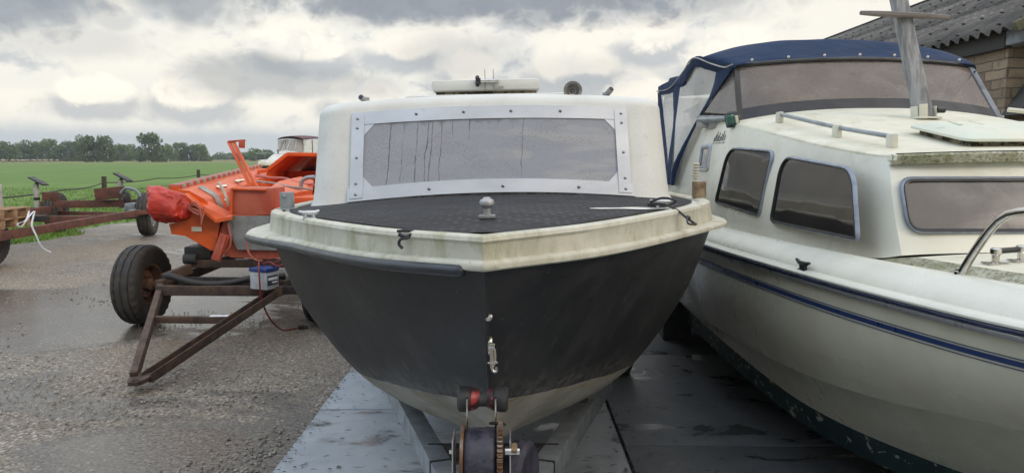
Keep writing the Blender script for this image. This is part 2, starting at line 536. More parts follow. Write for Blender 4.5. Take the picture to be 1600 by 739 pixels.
def tinted(name, col, rough=.06, dust=(.16, .14, .12), dlo=.45, dhi=.75, damt=.5, alpha=0.0, tint=(.5, .42, .36)):
    m, g, p, out = new_mat(name)
    v = g.obj()
    n = g.noise(v, 4.5, 7, .6, .4)
    k = g.math('MULTIPLY', g.ramp(n, dlo, dhi), damt)
    g.set(p.inputs['Base Color'], g.mix(k, col, dust))
    g.set(p.inputs['Roughness'], g.ramp(k, 0, 1, rough, .5))
    p.inputs['Specular IOR Level'].default_value = .8
    if alpha > 0:
        t = g.n.new('ShaderNodeBsdfTransparent'); t.inputs[0].default_value = (*tint, 1)
        mx = g.n.new('ShaderNodeMixShader'); mx.inputs[0].default_value = alpha
        g.l.new(p.outputs[0], mx.inputs[1]); g.l.new(t.outputs[0], mx.inputs[2]); g.l.new(mx.outputs[0], out.inputs[0])
    return m


GLASS_DARK = tinted('dark_tinted_glass', (.024, .021, .020), .04, dust=(.085, .076, .070), damt=.28)
GLASS_FRONT = tinted('dusty_tinted_glass', (.060, .056, .057), .14, dust=(.112, .105, .104), damt=.6, dlo=.35)
GLASS_SCREEN = tinted('bronze_acrylic', (.20, .165, .145), .14, dust=(.34, .295, .265), dlo=.35, dhi=.7, damt=.6, alpha=.42, tint=(.68, .58, .51))
GLASS_SIDE = tinted('bronze_acrylic_side', (.30, .26, .24), .2, dust=(.40, .36, .33), dlo=.3, dhi=.7, damt=.6, alpha=.45, tint=(.80, .72, .68))
VINYL = tinted('clear_vinyl', (.66, .655, .63), .22, dust=(.78, .76, .71), dlo=.35, dhi=.6, damt=.8, alpha=.38, tint=(.93, .91, .88))


def make_condensation():
    m, g, p, out = new_mat('misted_window')
    v = g.obj()
    x, y, z = g.sep(v)
    # fine droplets, finger-wiped swathes, dark run-off trails that start at the top edge
    drop = g.voro(v, 190, 'F1', 'Distance')
    fine = g.noise(v, 240, 3, .6)
    patch = g.noise(g.mapping(v, (1, 1, 1.6), (5, 2, 0)), 4.5, 3, .5, .6)
    grain = g.math('MULTIPLY', g.ramp(fine, .50, .60), g.ramp(patch, .44, .58, .06, .55))
    wx = g.math('ADD', x, g.math('MULTIPLY', g.noise(g.comb(g.math('MULTIPLY', x, 2.6), 0.0, z), 9, 3, .6), .03))
    wx = g.math('ADD', wx, g.math('MULTIPLY', z, -.07))
    trail = None
    for (x0, zl, w) in ((-.535, .0, .005), (-.41, .03, .0045), (-.366, .0, .004), (-.343, .0, .0045), (-.30, .02, .0035), (-.475, .04, .002), (-.17, .27, .004), (.075, .0, .003), (-.25, .3, .003), (.03, .32, .003)):
        a = g.math('ABSOLUTE', g.math('SUBTRACT', wx, x0))
        k = g.math('MULTIPLY', g.ramp(a, w * .1, w * .85, 1, 0), g.ramp(z, .99 + zl - .01, .99 + zl + .02))
        trail = k if trail is None else g.math('MAXIMUM', trail, k)
    top = g.ramp(g.math('ADD', z, g.math('MULTIPLY', g.noise(g.mapping(v, (1, 1, .25)), 26, 4, .6), .10)), 1.385, 1.41)
    top = g.math('MULTIPLY', top, g.ramp(g.math('ABSOLUTE', g.math('SUBTRACT', x, -.17)), .26, .34, 1, 0))
    trail = g.math('MULTIPLY', trail, g.ramp(g.noise(g.mapping(v, (30, 1, 5)), 3, 3, .6), .30, .52, .35, .95))
    dark = g.math('MAXIMUM', trail, g.math('MULTIPLY', top, .6))
    smear = g.ramp(g.noise(g.mapping(v, (.7, 1, 3.2), (0, 0, 3)), 3.2, 3, .5, .8), .46, .58)
    c = g.mix(g.math('MULTIPLY', smear, g.ramp(x, -.1, .25, .25, 1)), (.285, .297, .335), (.345, .345, .358))
    c = g.mix(g.math('MULTIPLY', g.ramp(fine, .5, .62), .22), c, (.14, .145, .16))
    c = g.mix(grain, c, (.165, .165, .18))
    c = g.mix(dark, c, (.10, .104, .12))
    g.set(p.inputs['Base Color'], c)
    g.set(p.inputs['Roughness'], g.mix(dark, (.55, .55, .55), (.15, .15, .15)))
    p.inputs['Specular IOR Level'].default_value = .3
    g.l.new(g.bump(drop, .12, .002), p.inputs['Normal'])
    return m


MISTED = make_condensation()


def make_hull_paint():
    """black hull paint with scuffs"""
    m, g, p, out = new_mat('black_hull_paint')
    v = g.obj()
    n = g.noise(v, 3.5, 8, .65, .4)
    c = g.mix(g.ramp(n, .35, .7), (.0125, .0130, .0150), (.024, .024, .026))
    sc = g.noise(g.mapping(v, (6, 6, 26), (0, 0, 0), (0, .5, 0)), 3.0, 5, .7, .6)
    c = g.mix(g.math('MULTIPLY', g.ramp(sc, .69, .72), .28), c, (.16, .15, .13))
    sp = g.voro(v, 17, 'F1', 'Distance')
    c = g.mix(g.math('MULTIPLY', g.ramp(sp, .035, .06, 1, 0), .5), c, (.20, .18, .15))
    dust = g.noise(g.mapping(v, (1, 1, .30)), 7, 8, .68)
    c = g.mix(g.math('MULTIPLY', g.ramp(dust, .48, .78), .30), c, (.070, .068, .064))
    # run marks down from the lip and a scum edge over the old waterline
    run = g.noise(g.mapping(v, (30, 30, .7), (2, 0, 0)), 1.0, 4, .6, .3)
    c = g.mix(g.math('MULTIPLY', g.ramp(run, .62, .72), .20), c, (.11, .105, .09))
    x, y, z = g.sep(v)
    wl = g.math('SUBTRACT', z, g.math('MULTIPLY', g.math('SUBTRACT', 3.4, g.math('ADD', y, 3.6)), .17))
    scum = g.math('MULTIPLY', g.ramp(g.math('ADD', wl, g.math('MULTIPLY', g.math('SUBTRACT', dust, .5), .25)), .24, .33, 1, 0), g.ramp(g.noise(v, 24, 6, .7), .38, .66))
    c = g.mix(g.math('MULTIPLY', scum, .55), c, (.135, .125, .10))
    scr = g.noise(g.mapping(v, (3, 3, 60), (0, 4, 0), (.25, 0, .3)), 2.2, 3, .6, .9)
    c = g.mix(g.math('MULTIPLY', g.ramp(scr, .735, .75), .45), c, (.15, .15, .145))
    g.set(p.inputs['Base Color'], c)
    g.set(p.inputs['Roughness'], g.ramp(n, .3, .7, .46, .62))
    g.l.new(g.bump(g.noise(v, 22, 5, .6), .18, .008), p.inputs['Normal'])
    return m


HULLBLACK = make_hull_paint()
HULLCREAM = mat('cream_hull_gelcoat', (.59, .56, .44), .34, col2=(.51, .48, .36), ns=2.5, lo=.35, hi=.7,
                layers=[((.33, .31, .24), 5, (.5, .5, 1.6), .55, .80, .45), ((.26, .24, .18), 30, (.25, .25, 1.5), .64, .76, .30), ((.14, .13, .10), 90, (1, 1, 1), .68, .76, .45), ((.24, .20, .12), 14, (.35, 1, .10), .66, .80, .35)],
                bump=.06, bs=60, bd=.003, spec=.45)
HULLBOTTOM = mat('old_antifouling', (.27, .255, .215), .65, col2=(.20, .19, .155), ns=4,
                 layers=[((.20, .14, .055), 6, (1, .3, 1.5), .5, .75, .75), ((.07, .065, .05), 5, (.4, .4, 3), .58, .72, .6),
                         ((.10, .075, .03), 14, (.5, .3, 4), .57, .7, .6)], bump=.4, bs=35, bd=.005)


def make_antifoul():
    m, g, p, out = new_mat('flaking_green_antifouling')
    v = g.obj()
    n = g.noise(v, 6, 7, .6)
    c = g.mix(g.ramp(n, .35, .7), (.009, .027, .029), (.016, .042, .041))
    fl = g.noise(g.mapping(v, (1, .8, 1.0), (1, 5, 2)), 16, 4, .6, .5)
    c = g.mix(g.math('MULTIPLY', g.ramp(fl, .60, .625), .92), c, (.36, .36, .29))
    fl2 = g.noise(v, 45, 3, .6, .3)
    c = g.mix(g.math('MULTIPLY', g.ramp(fl2, .66, .70), .75), c, (.22, .23, .20))
    g.set(p.inputs['Base Color'], c); p.inputs['Roughness'].default_value = .7
    g.l.new(g.bump(fl, .3, .004), p.inputs['Normal'])
    return m


ANTIFOUL = make_antifoul()


def make_deckpad():
    m, g, p, out = new_mat('anti_slip_deck')
    v = g.obj()
    x, y, z = g.sep(v)
    # short raised dashes in staggered, gently waved rows
    wy = g.math('ADD', y, g.math('MULTIPLY', g.math('SINE', g.math('MULTIPLY', x, 62)), .014))
    wy = g.math('ADD', wy, g.math('MULTIPLY', g.noise(g.mapping(v, (1, 1, 0)), 3.5, 3, .5), .05))
    xw = g.math('ADD', x, g.math('MULTIPLY', g.noise(g.mapping(v, (1, 1, 0), (5, 2, 0)), 4.0, 3, .5), .05))
    br = g.n.new('ShaderNodeTexBrick')
    g.l.new(g.comb(xw, wy, 0.0), br.inputs['Vector'])
    br.inputs['Scale'].default_value = 1.0
    br.inputs['Brick Width'].default_value = .060; br.inputs['Row Height'].default_value = .048
    br.inputs['Mortar Size'].default_value = .009; br.inputs['Mortar Smooth'].default_value = .5
    n = g.noise(v, 5, 6, .6)
    f = g.math('MULTIPLY', br.outputs['Fac'], g.ramp(g.noise(v, 2.6, 5, .65), .36, .60, .30, 1.0))
    c = g.mix(g.ramp(n, .35, .7), (.013, .013, .015), (.022, .021, .022))
    c = g.mix(f, c, (.046, .045, .047))
    dust = g.noise(v, 70, 4, .6)
    c = g.mix(g.math('MULTIPLY', g.ramp(dust, .64, .74), .35), c, (.14, .13, .12))
    c = g.mix(g.math('MULTIPLY', g.ramp(g.noise(v, 3.1, 7, .7, .6), .56, .72), .35), c, (.085, .080, .070))
    g.set(p.inputs['Base Color'], c)
    g.set(p.inputs['Roughness'], g.ramp(n, .35, .65, .62, .8))
    p.inputs['Specular IOR Level'].default_value = .25
    g.l.new(g.bump(f, .5, .003), p.inputs['Normal'])
    return m


DECKPAD = make_deckpad()


def make_gravel():
    m, g, p, out = new_mat('wet_gravel')
    v = g.obj()
    x, y, z = g.sep(v)
    big = g.noise(g.mapping(v, (1, .8, 1), (2, 1, 0)), .32, 6, .6, .4)
    mid = g.noise(v, 1.7, 6, .6, .2)
    st = g.voro(v, 30, 'F1', 'Distance'); stc = g.voro(v, 30, 'F1', 'Color')
    st2 = g.voro(v, 75, 'F1', 'Distance'); st2c = g.voro(v, 75, 'F1', 'Color')
    r1 = g.sep(stc)[0]; r2 = g.sep(st2c)[1]
    base = g.mix(g.ramp(mid, .3, .7), (.108, .097, .085), (.166, .148, .126))
    base = g.mix(g.ramp(big, .42, .62), base, (.190, .155, .115))
    fine = g.mix(r2, (.42, .42, .43), (1.65, 1.56, 1.42))
    base = g.mix(1.0, base, fine, 'MULTIPLY')
    # scattered pale pebbles pressed into the tar
    peb = g.math('MULTIPLY', g.ramp(r1, .60, .66), g.ramp(st, .28, .44, 1, 0))
    peb = g.math('MULTIPLY', peb, g.ramp(mid, .30, .50, .15, 1))
    base = g.mix(g.math('MULTIPLY', peb, .85), base, g.mix(r2, (.27, .24, .20), (.46, .42, .36)))
    # worn smooth wet track and puddles in the hollows
    hol = g.noise(g.mapping(v, (.55, .9, 1), (8.3, 3.1, 0)), .75, 8, .62, .5)
    u = g.math('DIVIDE', g.math('SUBTRACT', x, -4.6), 2.6); w = g.math('DIVIDE', g.math('SUBTRACT', y, 7.6), 1.5)
    rr = g.math('SQRT', g.math('ADD', g.math('MULTIPLY', u, u), g.math('MULTIPLY', w, w)))
    pud = g.ramp(g.math('ADD', rr, g.math('MULTIPLY', g.math('SUBTRACT', hol, .5), 2.6)), .75, 1.05, 1, 0)
    u2 = g.math('DIVIDE', g.math('SUBTRACT', x, -1.85), .8); w2 = g.math('DIVIDE', g.math('SUBTRACT', y, 4.0), .6)
    r2_ = g.math('SQRT', g.math('ADD', g.math('MULTIPLY', u2, u2), g.math('MULTIPLY', w2, w2)))
    pud2 = g.ramp(g.math('ADD', r2_, g.math('MULTIPLY', g.math('SUBTRACT', hol, .5), 2.8)), .6, 1.2, .75, 0)
    pud3 = g.math('MULTIPLY', g.ramp(hol, .56, .66), .85)
    pud = g.math('MAXIMUM', g.math('MAXIMUM', pud, pud2), pud3)
    edge = g.ramp(pud, .0, .5)
    base = g.mix(g.math('MULTIPLY', edge, .60), base, (.066, .062, .058))
    g.set(p.inputs['Base Color'], base)
    g.set(p.inputs['Roughness'], g.ramp(pud, .05, .95, .55, .17))
    h = g.math('ADD', g.math('MULTIPLY', st, -.7), g.math('MULTIPLY', st2, -.4))
    h = g.math('ADD', h, g.math('MULTIPLY', mid, 1.4))
    bp = g.n.new('ShaderNodeBump'); bp.inputs['Distance'].default_value = .012
    g.set(bp.inputs['Strength'], g.ramp(pud, .2, .95, .75, .14)); g.set(bp.inputs['Height'], h)
    g.l.new(bp.outputs[0], p.inputs['Normal'])
    return m


GRAVEL = make_gravel()


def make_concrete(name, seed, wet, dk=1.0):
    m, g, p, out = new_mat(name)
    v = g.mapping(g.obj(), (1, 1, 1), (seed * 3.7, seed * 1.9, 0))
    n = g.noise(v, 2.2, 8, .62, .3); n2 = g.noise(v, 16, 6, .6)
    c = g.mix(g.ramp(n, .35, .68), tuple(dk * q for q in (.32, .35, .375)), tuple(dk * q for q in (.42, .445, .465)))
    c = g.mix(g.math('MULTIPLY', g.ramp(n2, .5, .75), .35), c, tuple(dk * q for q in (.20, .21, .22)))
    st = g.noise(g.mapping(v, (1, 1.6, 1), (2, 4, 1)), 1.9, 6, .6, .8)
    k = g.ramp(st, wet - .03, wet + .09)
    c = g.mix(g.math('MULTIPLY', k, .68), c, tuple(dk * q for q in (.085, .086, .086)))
    sp = g.noise(g.mapping(v, (1, 1.8, 1)), 11, 3, .5, .5)
    k2 = g.ramp(sp, .655, .685)
    c = g.mix(g.math('MULTIPLY', k2, .75), c, (.045, .040, .034))
    g.set(p.inputs['Base Color'], c)
    g.set(p.inputs['Roughness'], g.ramp(k, 0, 1, .55, .22))
    g.l.new(g.bump(g.math('ADD', n2, g.noise(v, 90, 4, .6)), .25, .004), p.inputs['Normal'])
    return m


CONC = [make_concrete('concrete_a', 1, .56), make_concrete('concrete_b', 2, .54), make_concrete('concrete_c', 3, .545)]
CONC_DARK = [make_concrete('dark_concrete_a', 4, .57, .40), make_concrete('dark_concrete_b', 5, .59, .33)]  # same concrete with its colours scaled darker, for the columns beyond the first


def make_field():
    m, g, p, out = new_mat('meadow_grass')
    v = g.obj()
    n = g.noise(g.mapping(v, (.5, .12, 1)), .35, 7, .6, .3)
    n2 = g.noise(v, 6, 5, .65)
    n3 = g.noise(g.mapping(v, (1, .35, 1)), 1.4, 6, .65)
    c = g.mix(g.ramp(n, .35, .65), (.098, .170, .036), (.135, .208, .050))
    c = g.mix(g.math('MULTIPLY', g.ramp(n3, .45, .7), .5), c, (.075, .145, .022))
    c = g.mix(g.math('MULTIPLY', g.ramp(n2, .48, .7), .35), c, (.19, .25, .07))
    x, y, z = g.sep(v)
    far = g.math('MULTIPLY', g.ramp(g.math('ADD', y, g.math('MULTIPLY', n, 60)), 215, 250), .7)
    c = g.mix(far, c, (.20, .17, .07))
    g.set(p.inputs['Base Color'], c); p.inputs['Roughness'].default_value = .8
    p.inputs['Specular IOR Level'].default_value = .15
    g.l.new(g.bump(g.math('ADD', n2, n3), .6, .06), p.inputs['Normal'])
    return m


FIELD = make_field()


def leafmat(name, a, b):
    m, g, p, out = new_mat(name)
    v = g.obj()
    n = g.noise(v, .8, 4, .6)
    oi = g.n.new('ShaderNodeNewGeometry').outputs['Random Per Island']
    c = g.mix(g.ramp(n, .35, .65), a, b)
    c = g.mix(oi, c, g.mix(1.0, c, (1.5, 1.45, 1.3), 'MULTIPLY'))
    g.set(p.inputs['Base Color'], c); p.inputs['Roughness'].default_value = .65
    p.inputs['Specular IOR Level'].default_value = .25
    t = g.n.new('ShaderNodeBsdfTranslucent'); g.set(t.inputs[0], c)
    mx = g.n.new('ShaderNodeMixShader'); mx.inputs[0].default_value = .25
    g.l.new(p.outputs[0], mx.inputs[1]); g.l.new(t.outputs[0], mx.inputs[2]); g.l.new(mx.outputs[0], out.inputs[0])
    return m


LEAF_A = leafmat('leaf_dark', (.064, .104, .040), (.098, .150, .056))
LEAF_B = leafmat('leaf_mid', (.090, .145, .054), (.128, .190, .070))
LEAF_C = leafmat('leaf_blue', (.074, .118, .060), (.102, .152, .072))
BARK = mat('bark', (.065, .052, .040), .9, bump=.5, bs=10)
BLADE = leafmat('grass_blade', (.085, .155, .026), (.125, .205, .042))


def make_brick():
    m, g, p, out = new_mat('stock_brick')
    v = g.obj()
    x, y, z = g.sep(v)
    h = g.math('ADD', x, y)                      # runs on round the corner
    br = g.n.new('ShaderNodeTexBrick')
    wob = g.math('MULTIPLY', g.math('SUBTRACT', g.noise(v, 5, 4, .6), .5), .030)
    g.l.new(g.comb(h, g.math('ADD', z, wob), 0.0), br.inputs['Vector'])
    br.inputs['Scale'].default_value = 1.0
    br.inputs['Brick Width'].default_value = .50; br.inputs['Row Height'].default_value = .100
    br.offset = .37; br.squash = .7; br.squash_frequency = 3
    br.inputs['Mortar Size'].default_value = .0075; br.inputs['Mortar Smooth'].default_value = .3
    br.inputs['Bias'].default_value = 0
    br.inputs['Color1'].default_value = (.17, .125, .085, 1); br.inputs['Color2'].default_value = (.34, .26, .18, 1)
    br.inputs['Mortar'].default_value = (.11, .095, .075, 1)
    n = g.noise(v, 9, 6, .6); n2 = g.noise(v, 50, 4, .6)
    c = g.mix(g.math('MULTIPLY', g.ramp(n, .45, .7), .55), br.outputs['Color'], (.15, .105, .07))
    c = g.mix(g.math('MULTIPLY', g.ramp(n2, .52, .7), .4), c, (.42, .33, .21))
    g.set(p.inputs['Base Color'], c); p.inputs['Roughness'].default_value = .9
    hgt = g.math('ADD', g.math('MULTIPLY', br.outputs['Fac'], -1.0), g.math('MULTIPLY', n2, .5))
    g.l.new(g.bump(hgt, .9, .02), p.inputs['Normal'])
    return m


BRICK = make_brick()
SHEET = mat('fibre_cement_sheet', (.118, .106, .094), .85, col2=(.070, .064, .058), ns=3, stretch=(1, 1, 1), lo=.35, hi=.66,
            layers=[((.30, .285, .26), 4, (2.6, .10, 2.6), .56, .68, .7), ((.065, .062, .048), 16, (1, 1, 1), .55, .7, .6), ((.20, .17, .09), 22, (1, 1, 1), .63, .75, .55)],
            bump=.5, bs=60, bd=.005)
MOSS = mat('mossy_verge', (.13, .12, .075), .9, col2=(.085, .085, .05), ns=12, bump=.8, bs=40, bd=.01)
FASCIA = mat('painted_fascia', (.20, .22, .25), .6, col2=(.13, .14, .16), ns=7)
DARKTIMBER = mat('dark_timber', (.032, .030, .029), .7, col2=(.05, .047, .044), ns=8, bump=.4, bs=40)
HAZYROOF = mat('slate_grey_roof', (.16, .19, .23), .8)
FARWALL = mat('far_house_wall', (.33, .26, .22), .8)
WOOL = mat('wool', (.36, .32, .25), .95, bump=.5, bs=20)
DARKFACE = mat('sheep_face', (.12, .10, .085), .8)
MAROON = mat('maroon_canvas', (.13, .055, .06), .8, col2=(.10, .06, .08), ns=4)
HORNIN = mat('horn_inside', (.30, .29, .27), .4, .6, col2=(.20, .19, .18), ns=30)
DARKWINDOW = mat('dark_window', (.03, .034, .045), .1)
WHITEPAINT = mat('white_hull', (.62, .61, .56), .35, col2=(.54, .53, .47), ns=4)
PALEPOST = mat('pale_post', (.42, .42, .39), .7, col2=(.30, .30, .27), ns=12)
# ------------------------------------------------------------------ ground
b = MB(); b.poly([(-1500, -400, -.012), (1500, -400, -.012), (1500, 3000, -.012), (-1500, 3000, -.012)])
tag(b.build('field', FIELD), kind='structure')


def yard_edge(y):
    return -9.65 + .35 * math.sin(y * .55) + .22 * math.sin(y * 1.7 + 1) + .12 * math.sin(y * 4.1) + (0 if y < 22 else (y - 22) * .10)


# yard: a fine sheet with shallow dips, its left edge ragged against the grass
b = MB()
rows = []
ys = [-12 + i * .5 for i in range(0, 160)]
for y in ys:
    xl = yard_edge(y); row = []
    for j in range(61):
        x = xl + (22 - xl) * (j / 60) ** 1.25
        zz = .02 * (mnoise.noise(Vector((x * .35, y * .35, 0)))) * (1 if j > 1 else 0)
        row.append((x, y, (-.004 + max(-.006, zz * .4)) if j else -.02))
    rows.append(row)
b.grid(rows)
tag(b.build('gravel_yard', GRAVEL), kind='structure')

# concrete paving slabs under the boats
cols = [(-1.21, .605), (.615, 2.52), (2.53, 4.4)]
offs = [4.53, 3.93, 4.3]
k = 0
for ci, (xa, xb) in enumerate(cols):
    for r in range(-3, 4):
        lens = 1.9
        ya = offs[ci] + r * lens + .006; yb = offs[ci] + (r + 1) * lens - .006
        if yb < -.5 or ya > 10.5: continue
        b = MB()
        dz = random.uniform(-.003, .004)
        b.box(((xa + xb) / 2, (ya + yb) / 2, .004 + dz), (xb - xa - .008, yb - ya, .06), bev=.006, rot=(random.uniform(-.002, .002), random.uniform(-.002, .002), random.uniform(-.003, .003)))
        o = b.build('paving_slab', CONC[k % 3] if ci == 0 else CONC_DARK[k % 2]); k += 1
        tag(o, kind='structure')

# loose stones on the gravel
b = MB()
rnd = random.Random(3)
for i in range(6500):
    y = 3.3 + 9.0 * rnd.random() ** 1.7
    x = rnd.uniform(-.75 * y, min(-1.28, .1))
    if mnoise.noise(Vector((x * .9, y * .9, 4))) < -.12 + .3 * rnd.random(): continue
    r = rnd.uniform(.004, .0125) * (1.3 if rnd.random() < .08 else 1)
    p = Vector((x, y, .001 + r * .15))
    sq = rnd.uniform(.45, .8)
    vsx = []
    a0 = rnd.random() * 6
    base = [p + Vector((math.cos(a0 + q * 1.2566) * r * rnd.uniform(.8, 1.2), math.sin(a0 + q * 1.2566) * r * rnd.uniform(.8, 1.2), 0)) for q in range(5)]
    top = [p + (q - p) * .62 + Vector((0, 0, r * sq)) for q in base]
    vsx = [b.bm.verts.new(q) for q in base + top]
    b._faces(vsx, [(5, 6, 7, 8, 9)] + [(q, (q + 1) % 5, 5 + (q + 1) % 5, 5 + q) for q in range(5)], False)
STONE = mat('loose_stones', (.17, .15, .125), .7, col2=(.34, .305, .25), ns=9, lo=.42, hi=.60)
tag(b.build('loose_stones', STONE, merge=0, sharp=0, recalc=False), 'pale loose stones scattered over the wet gravel yard', 'gravel', kind='stuff')

# grass blades along the ragged edge of the yard and near meadow
b = MB()
rnd = random.Random(11)
for i in range(26000):
    y = 9.5 + 30 * rnd.random() ** 1.6
    e = yard_edge(y)
    x = e + .12 - abs(rnd.gauss(0, 1)) * (.5 + (y - 8) * .35)
    if x < -.72 * y - 2: continue
    hgt = rnd.uniform(.03, .085) * (1 + .5 * mnoise.noise(Vector((x, y, 0))))
    w = .007 + .0008 * y * .5
    a = rnd.random() * 6.28
    dx, dy = math.cos(a) * w, math.sin(a) * w
    lx, ly = rnd.gauss(0, .035), rnd.gauss(0, .035)
    v0 = b.bm.verts.new((x - dx, y - dy, -.012)); v1 = b.bm.verts.new((x + dx, y + dy, -.012))
    v2 = b.bm.verts.new((x + lx, y + ly, hgt))
    f = b.bm.faces.new((v0, v1, v2))
tag(b.build('verge_grass', BLADE, merge=0, sharp=0, recalc=False), 'uneven green grass along the yard edge and near meadow', 'grass', kind='stuff')

# wind-blown grit and leaf scraps on the slabs, thicker along their edges and joints
b = MB()
rnd = random.Random(21)
for i in range(900):
    k = rnd.random()
    y = 3.0 + 4.5 * rnd.random() ** 1.3
    if k < .45: x = -1.2 + abs(rnd.gauss(0, .05)) - .03
    elif k < .65: x = .61 + rnd.gauss(0, .03)
    elif k < .75: x = rnd.uniform(-1.15, 2.2); y = 4.53 + rnd.choice((0, 1.9)) + rnd.gauss(0, .03)
    else: x = rnd.uniform(-1.1, 2.2)
    r = rnd.uniform(.003, .012) * (1.7 if rnd.random() < .08 else 1)
    a0 = rnd.random() * 6.28
    p = Vector((x, y, .040))
    pts = [p + Vector((math.cos(a0 + q * 1.257) * r * rnd.uniform(.5, 1.3), math.sin(a0 + q * 1.257) * r * rnd.uniform(.4, 1.0), rnd.uniform(.001, .005))) for q in range(5)]
    b.poly(pts)
LITTER = mat('litter', (.050, .038, .026), .85, col2=(.12, .095, .06), ns=30)
tag(b.build('leaf_litter', LITTER, merge=0, sharp=0, recalc=False), 'dark leaf scraps and grit scattered over the concrete slabs', 'litter', kind='stuff')
# ------------------------------------------------------------------ black-hulled cabin boat
BX = -.077                                           # centre line
boat = empty('cabin_boat', (BX, 3.6, .42), 'black hulled cabin boat with grimy white bulwark and misted front window', 'boat')
boat.rotation_euler = (0, R(-1.2), R(.8))


def B(hb, d, z): return Vector((BX + hb, d, z))


T_ = spline([(0, 1.865, 1.402), (.31, 2.17, 1.398), (.60, 2.60, 1.392), (.84, 3.02, 1.386), (.97, 3.29, 1.384), (1.02, 3.48, 1.383), (1.03, 3.75, 1.382), (1.03, 4.6, 1.378), (1.0, 7.0, 1.37)])
Sh = spline([(0, 1.885, 1.330), (.32, 2.19, 1.318), (.61, 2.62, 1.304), (.85, 3.035, 1.294), (.985, 3.30, 1.290), (1.035, 3.50, 1.289), (1.045, 3.75, 1.288), (1.045, 4.6, 1.285), (1.015, 7.0, 1.28)])
Md = spline([(0, 2.07, 1.08), (.28, 2.37, 1.04), (.54, 2.79, 1.0), (.755, 3.12, .97), (.885, 3.40, .955), (.935, 3.68, .945), (.945, 4.0, .94), (.945, 4.7, .935), (.92, 7.0, .92)])
Wa = spline([(0, 2.25, .845), (.20, 2.50, .795), (.345, 2.74, .752), (.50, 3.0, .705), (.62, 3.26, .665), (.69, 3.52, .635), (.73, 3.85, .615), (.74, 4.6, .60), (.73, 7.0, .60)])
Ch = spline([(0, 2.40, .67), (.09, 2.68, .60), (.22, 2.95, .545), (.33, 3.15, .52), (.44, 3.40, .50), (.52, 3.68, .485), (.56, 4.0, .475), (.57, 4.7, .47), (.57, 7.0, .47)])
Ke = spline([(0, 2.46, .62), (0, 2.70, .535), (0, 2.95, .485), (0, 3.2, .455), (0, 3.45, .435), (0, 3.75, .42), (0, 4.1, .41), (0, 4.8, .40), (0, 7.0, .40)])


def hull_rows(lines, n_u, subs, sgn):
    """loft between long-ship lines with a smooth cross-section"""
    rows = []
    for i in range(n_u + 1):
        u = (i / n_u) ** 1.35
        P = [f(u) for f in lines]
        cs = spline(P)
        row = []
        for s0, s1, n in subs:
            for k in range(n): row.append(cs(s0 + (s1 - s0) * k / n))
        row.append(cs(subs[-1][1]))
        rows.append([B(sgn * p[0], p[1], p[2]) for p in row])
    return rows


def chord_params(lines, u):
    P = [f(u) for f in lines]
    L = [0]
    for a, c in zip(P, P[1:]): L.append(L[-1] + (a - c).length)
    return [x / L[-1] for x in L]


hull = None
b = MB(); b2 = MB()
lines = [Sh, Md, Wa, Ch, Ke]
for sgn in (-1, 1):
    rows, rows2 = [], []
    for i in range(141):
        u = (i / 140) ** 1.35
        P = [f(u) for f in lines]
        cs = spline(P); L = chord_params(lines, u)
        L[2] += (.010 * mnoise.noise(Vector((u * 22, sgn * 4, 0))) + .006 * mnoise.noise(Vector((u * 90, sgn * 4, 3)))) * min(1, u * 12)
        top = [cs(L[2] * k / 18) for k in range(19)]
        low = [cs(L[2] + (1 - L[2]) * k / 14) for k in range(15)]
        rows.append([B(sgn * p[0], p[1], p[2]) for p in top])
        rows2.append([B(sgn * p[0], p[1], p[2]) for p in low])
    b.grid(rows); b2.grid(rows2)
# transom
e = [f(1.0) for f in lines]; cs = spline(e)
edge = [cs(k / 24) for k in range(25)]
b.poly([B(-p[0], p[1], p[2]) for p in edge] + [B(p[0], p[1], p[2]) for p in reversed(edge)])
hull = b.build('hull', HULLBLACK, boat, sharp=32)
b2.build('hull_bottom', HULLBOTTOM, boat, sharp=50)
# stem seam: a low ridge down the bow
b = MB()
pts = [B(0, f(0)[1] - .004, f(0)[2]) for f in (Sh, Md, Wa)]
b.curve(pts, .008, 8, 16); b.build('stem_seam', HULLBLACK, boat)

# bulwark band with rounded top, and the deck inside it
b = MB()
rows_l = []
NU = 90
for sgn in (-1, 1):
    rows = []
    for i in range(NU + 1):
        u = (i / NU) ** 1.2
        t, s = T_(u), Sh(u)
        # inward direction in plan
        t2 = T_(min(u + .004, 1)); t1 = T_(max(u - .004, 0))
        tan = Vector((t2[0] - t1[0], t2[1] - t1[1])).normalized()
        inn = Vector((-tan.y, tan.x))
        if inn.x > 0: inn = -inn
        if i == 0: inn = Vector((0, 1))
        def q(o, z, base): return B(sgn * max(base[0] + inn.x * o, 0), base[1] + inn.y * o, z)
        zt, zs = t[2], s[2]
        dent = .003 * mnoise.noise(Vector((u * 25, sgn * 3, 0)))
        row = [q(0, zs - .004, s), q(.002 + dent, zs + (zt - zs) * .35, s + (t - s) * .35), q(.004 - dent, zs + (zt - zs) * .7, s + (t - s) * .7), q(0, zt - .014, t),
               q(.004, zt - .004, t), q(.014, zt + .001, t), q(.034, zt + .001, t), q(.048, zt - .003, t), q(.058, zt - .014, t)]
        rows.append(row)
    b.grid(rows)
b.build('bulwark', BAND, boat, sharp=30)
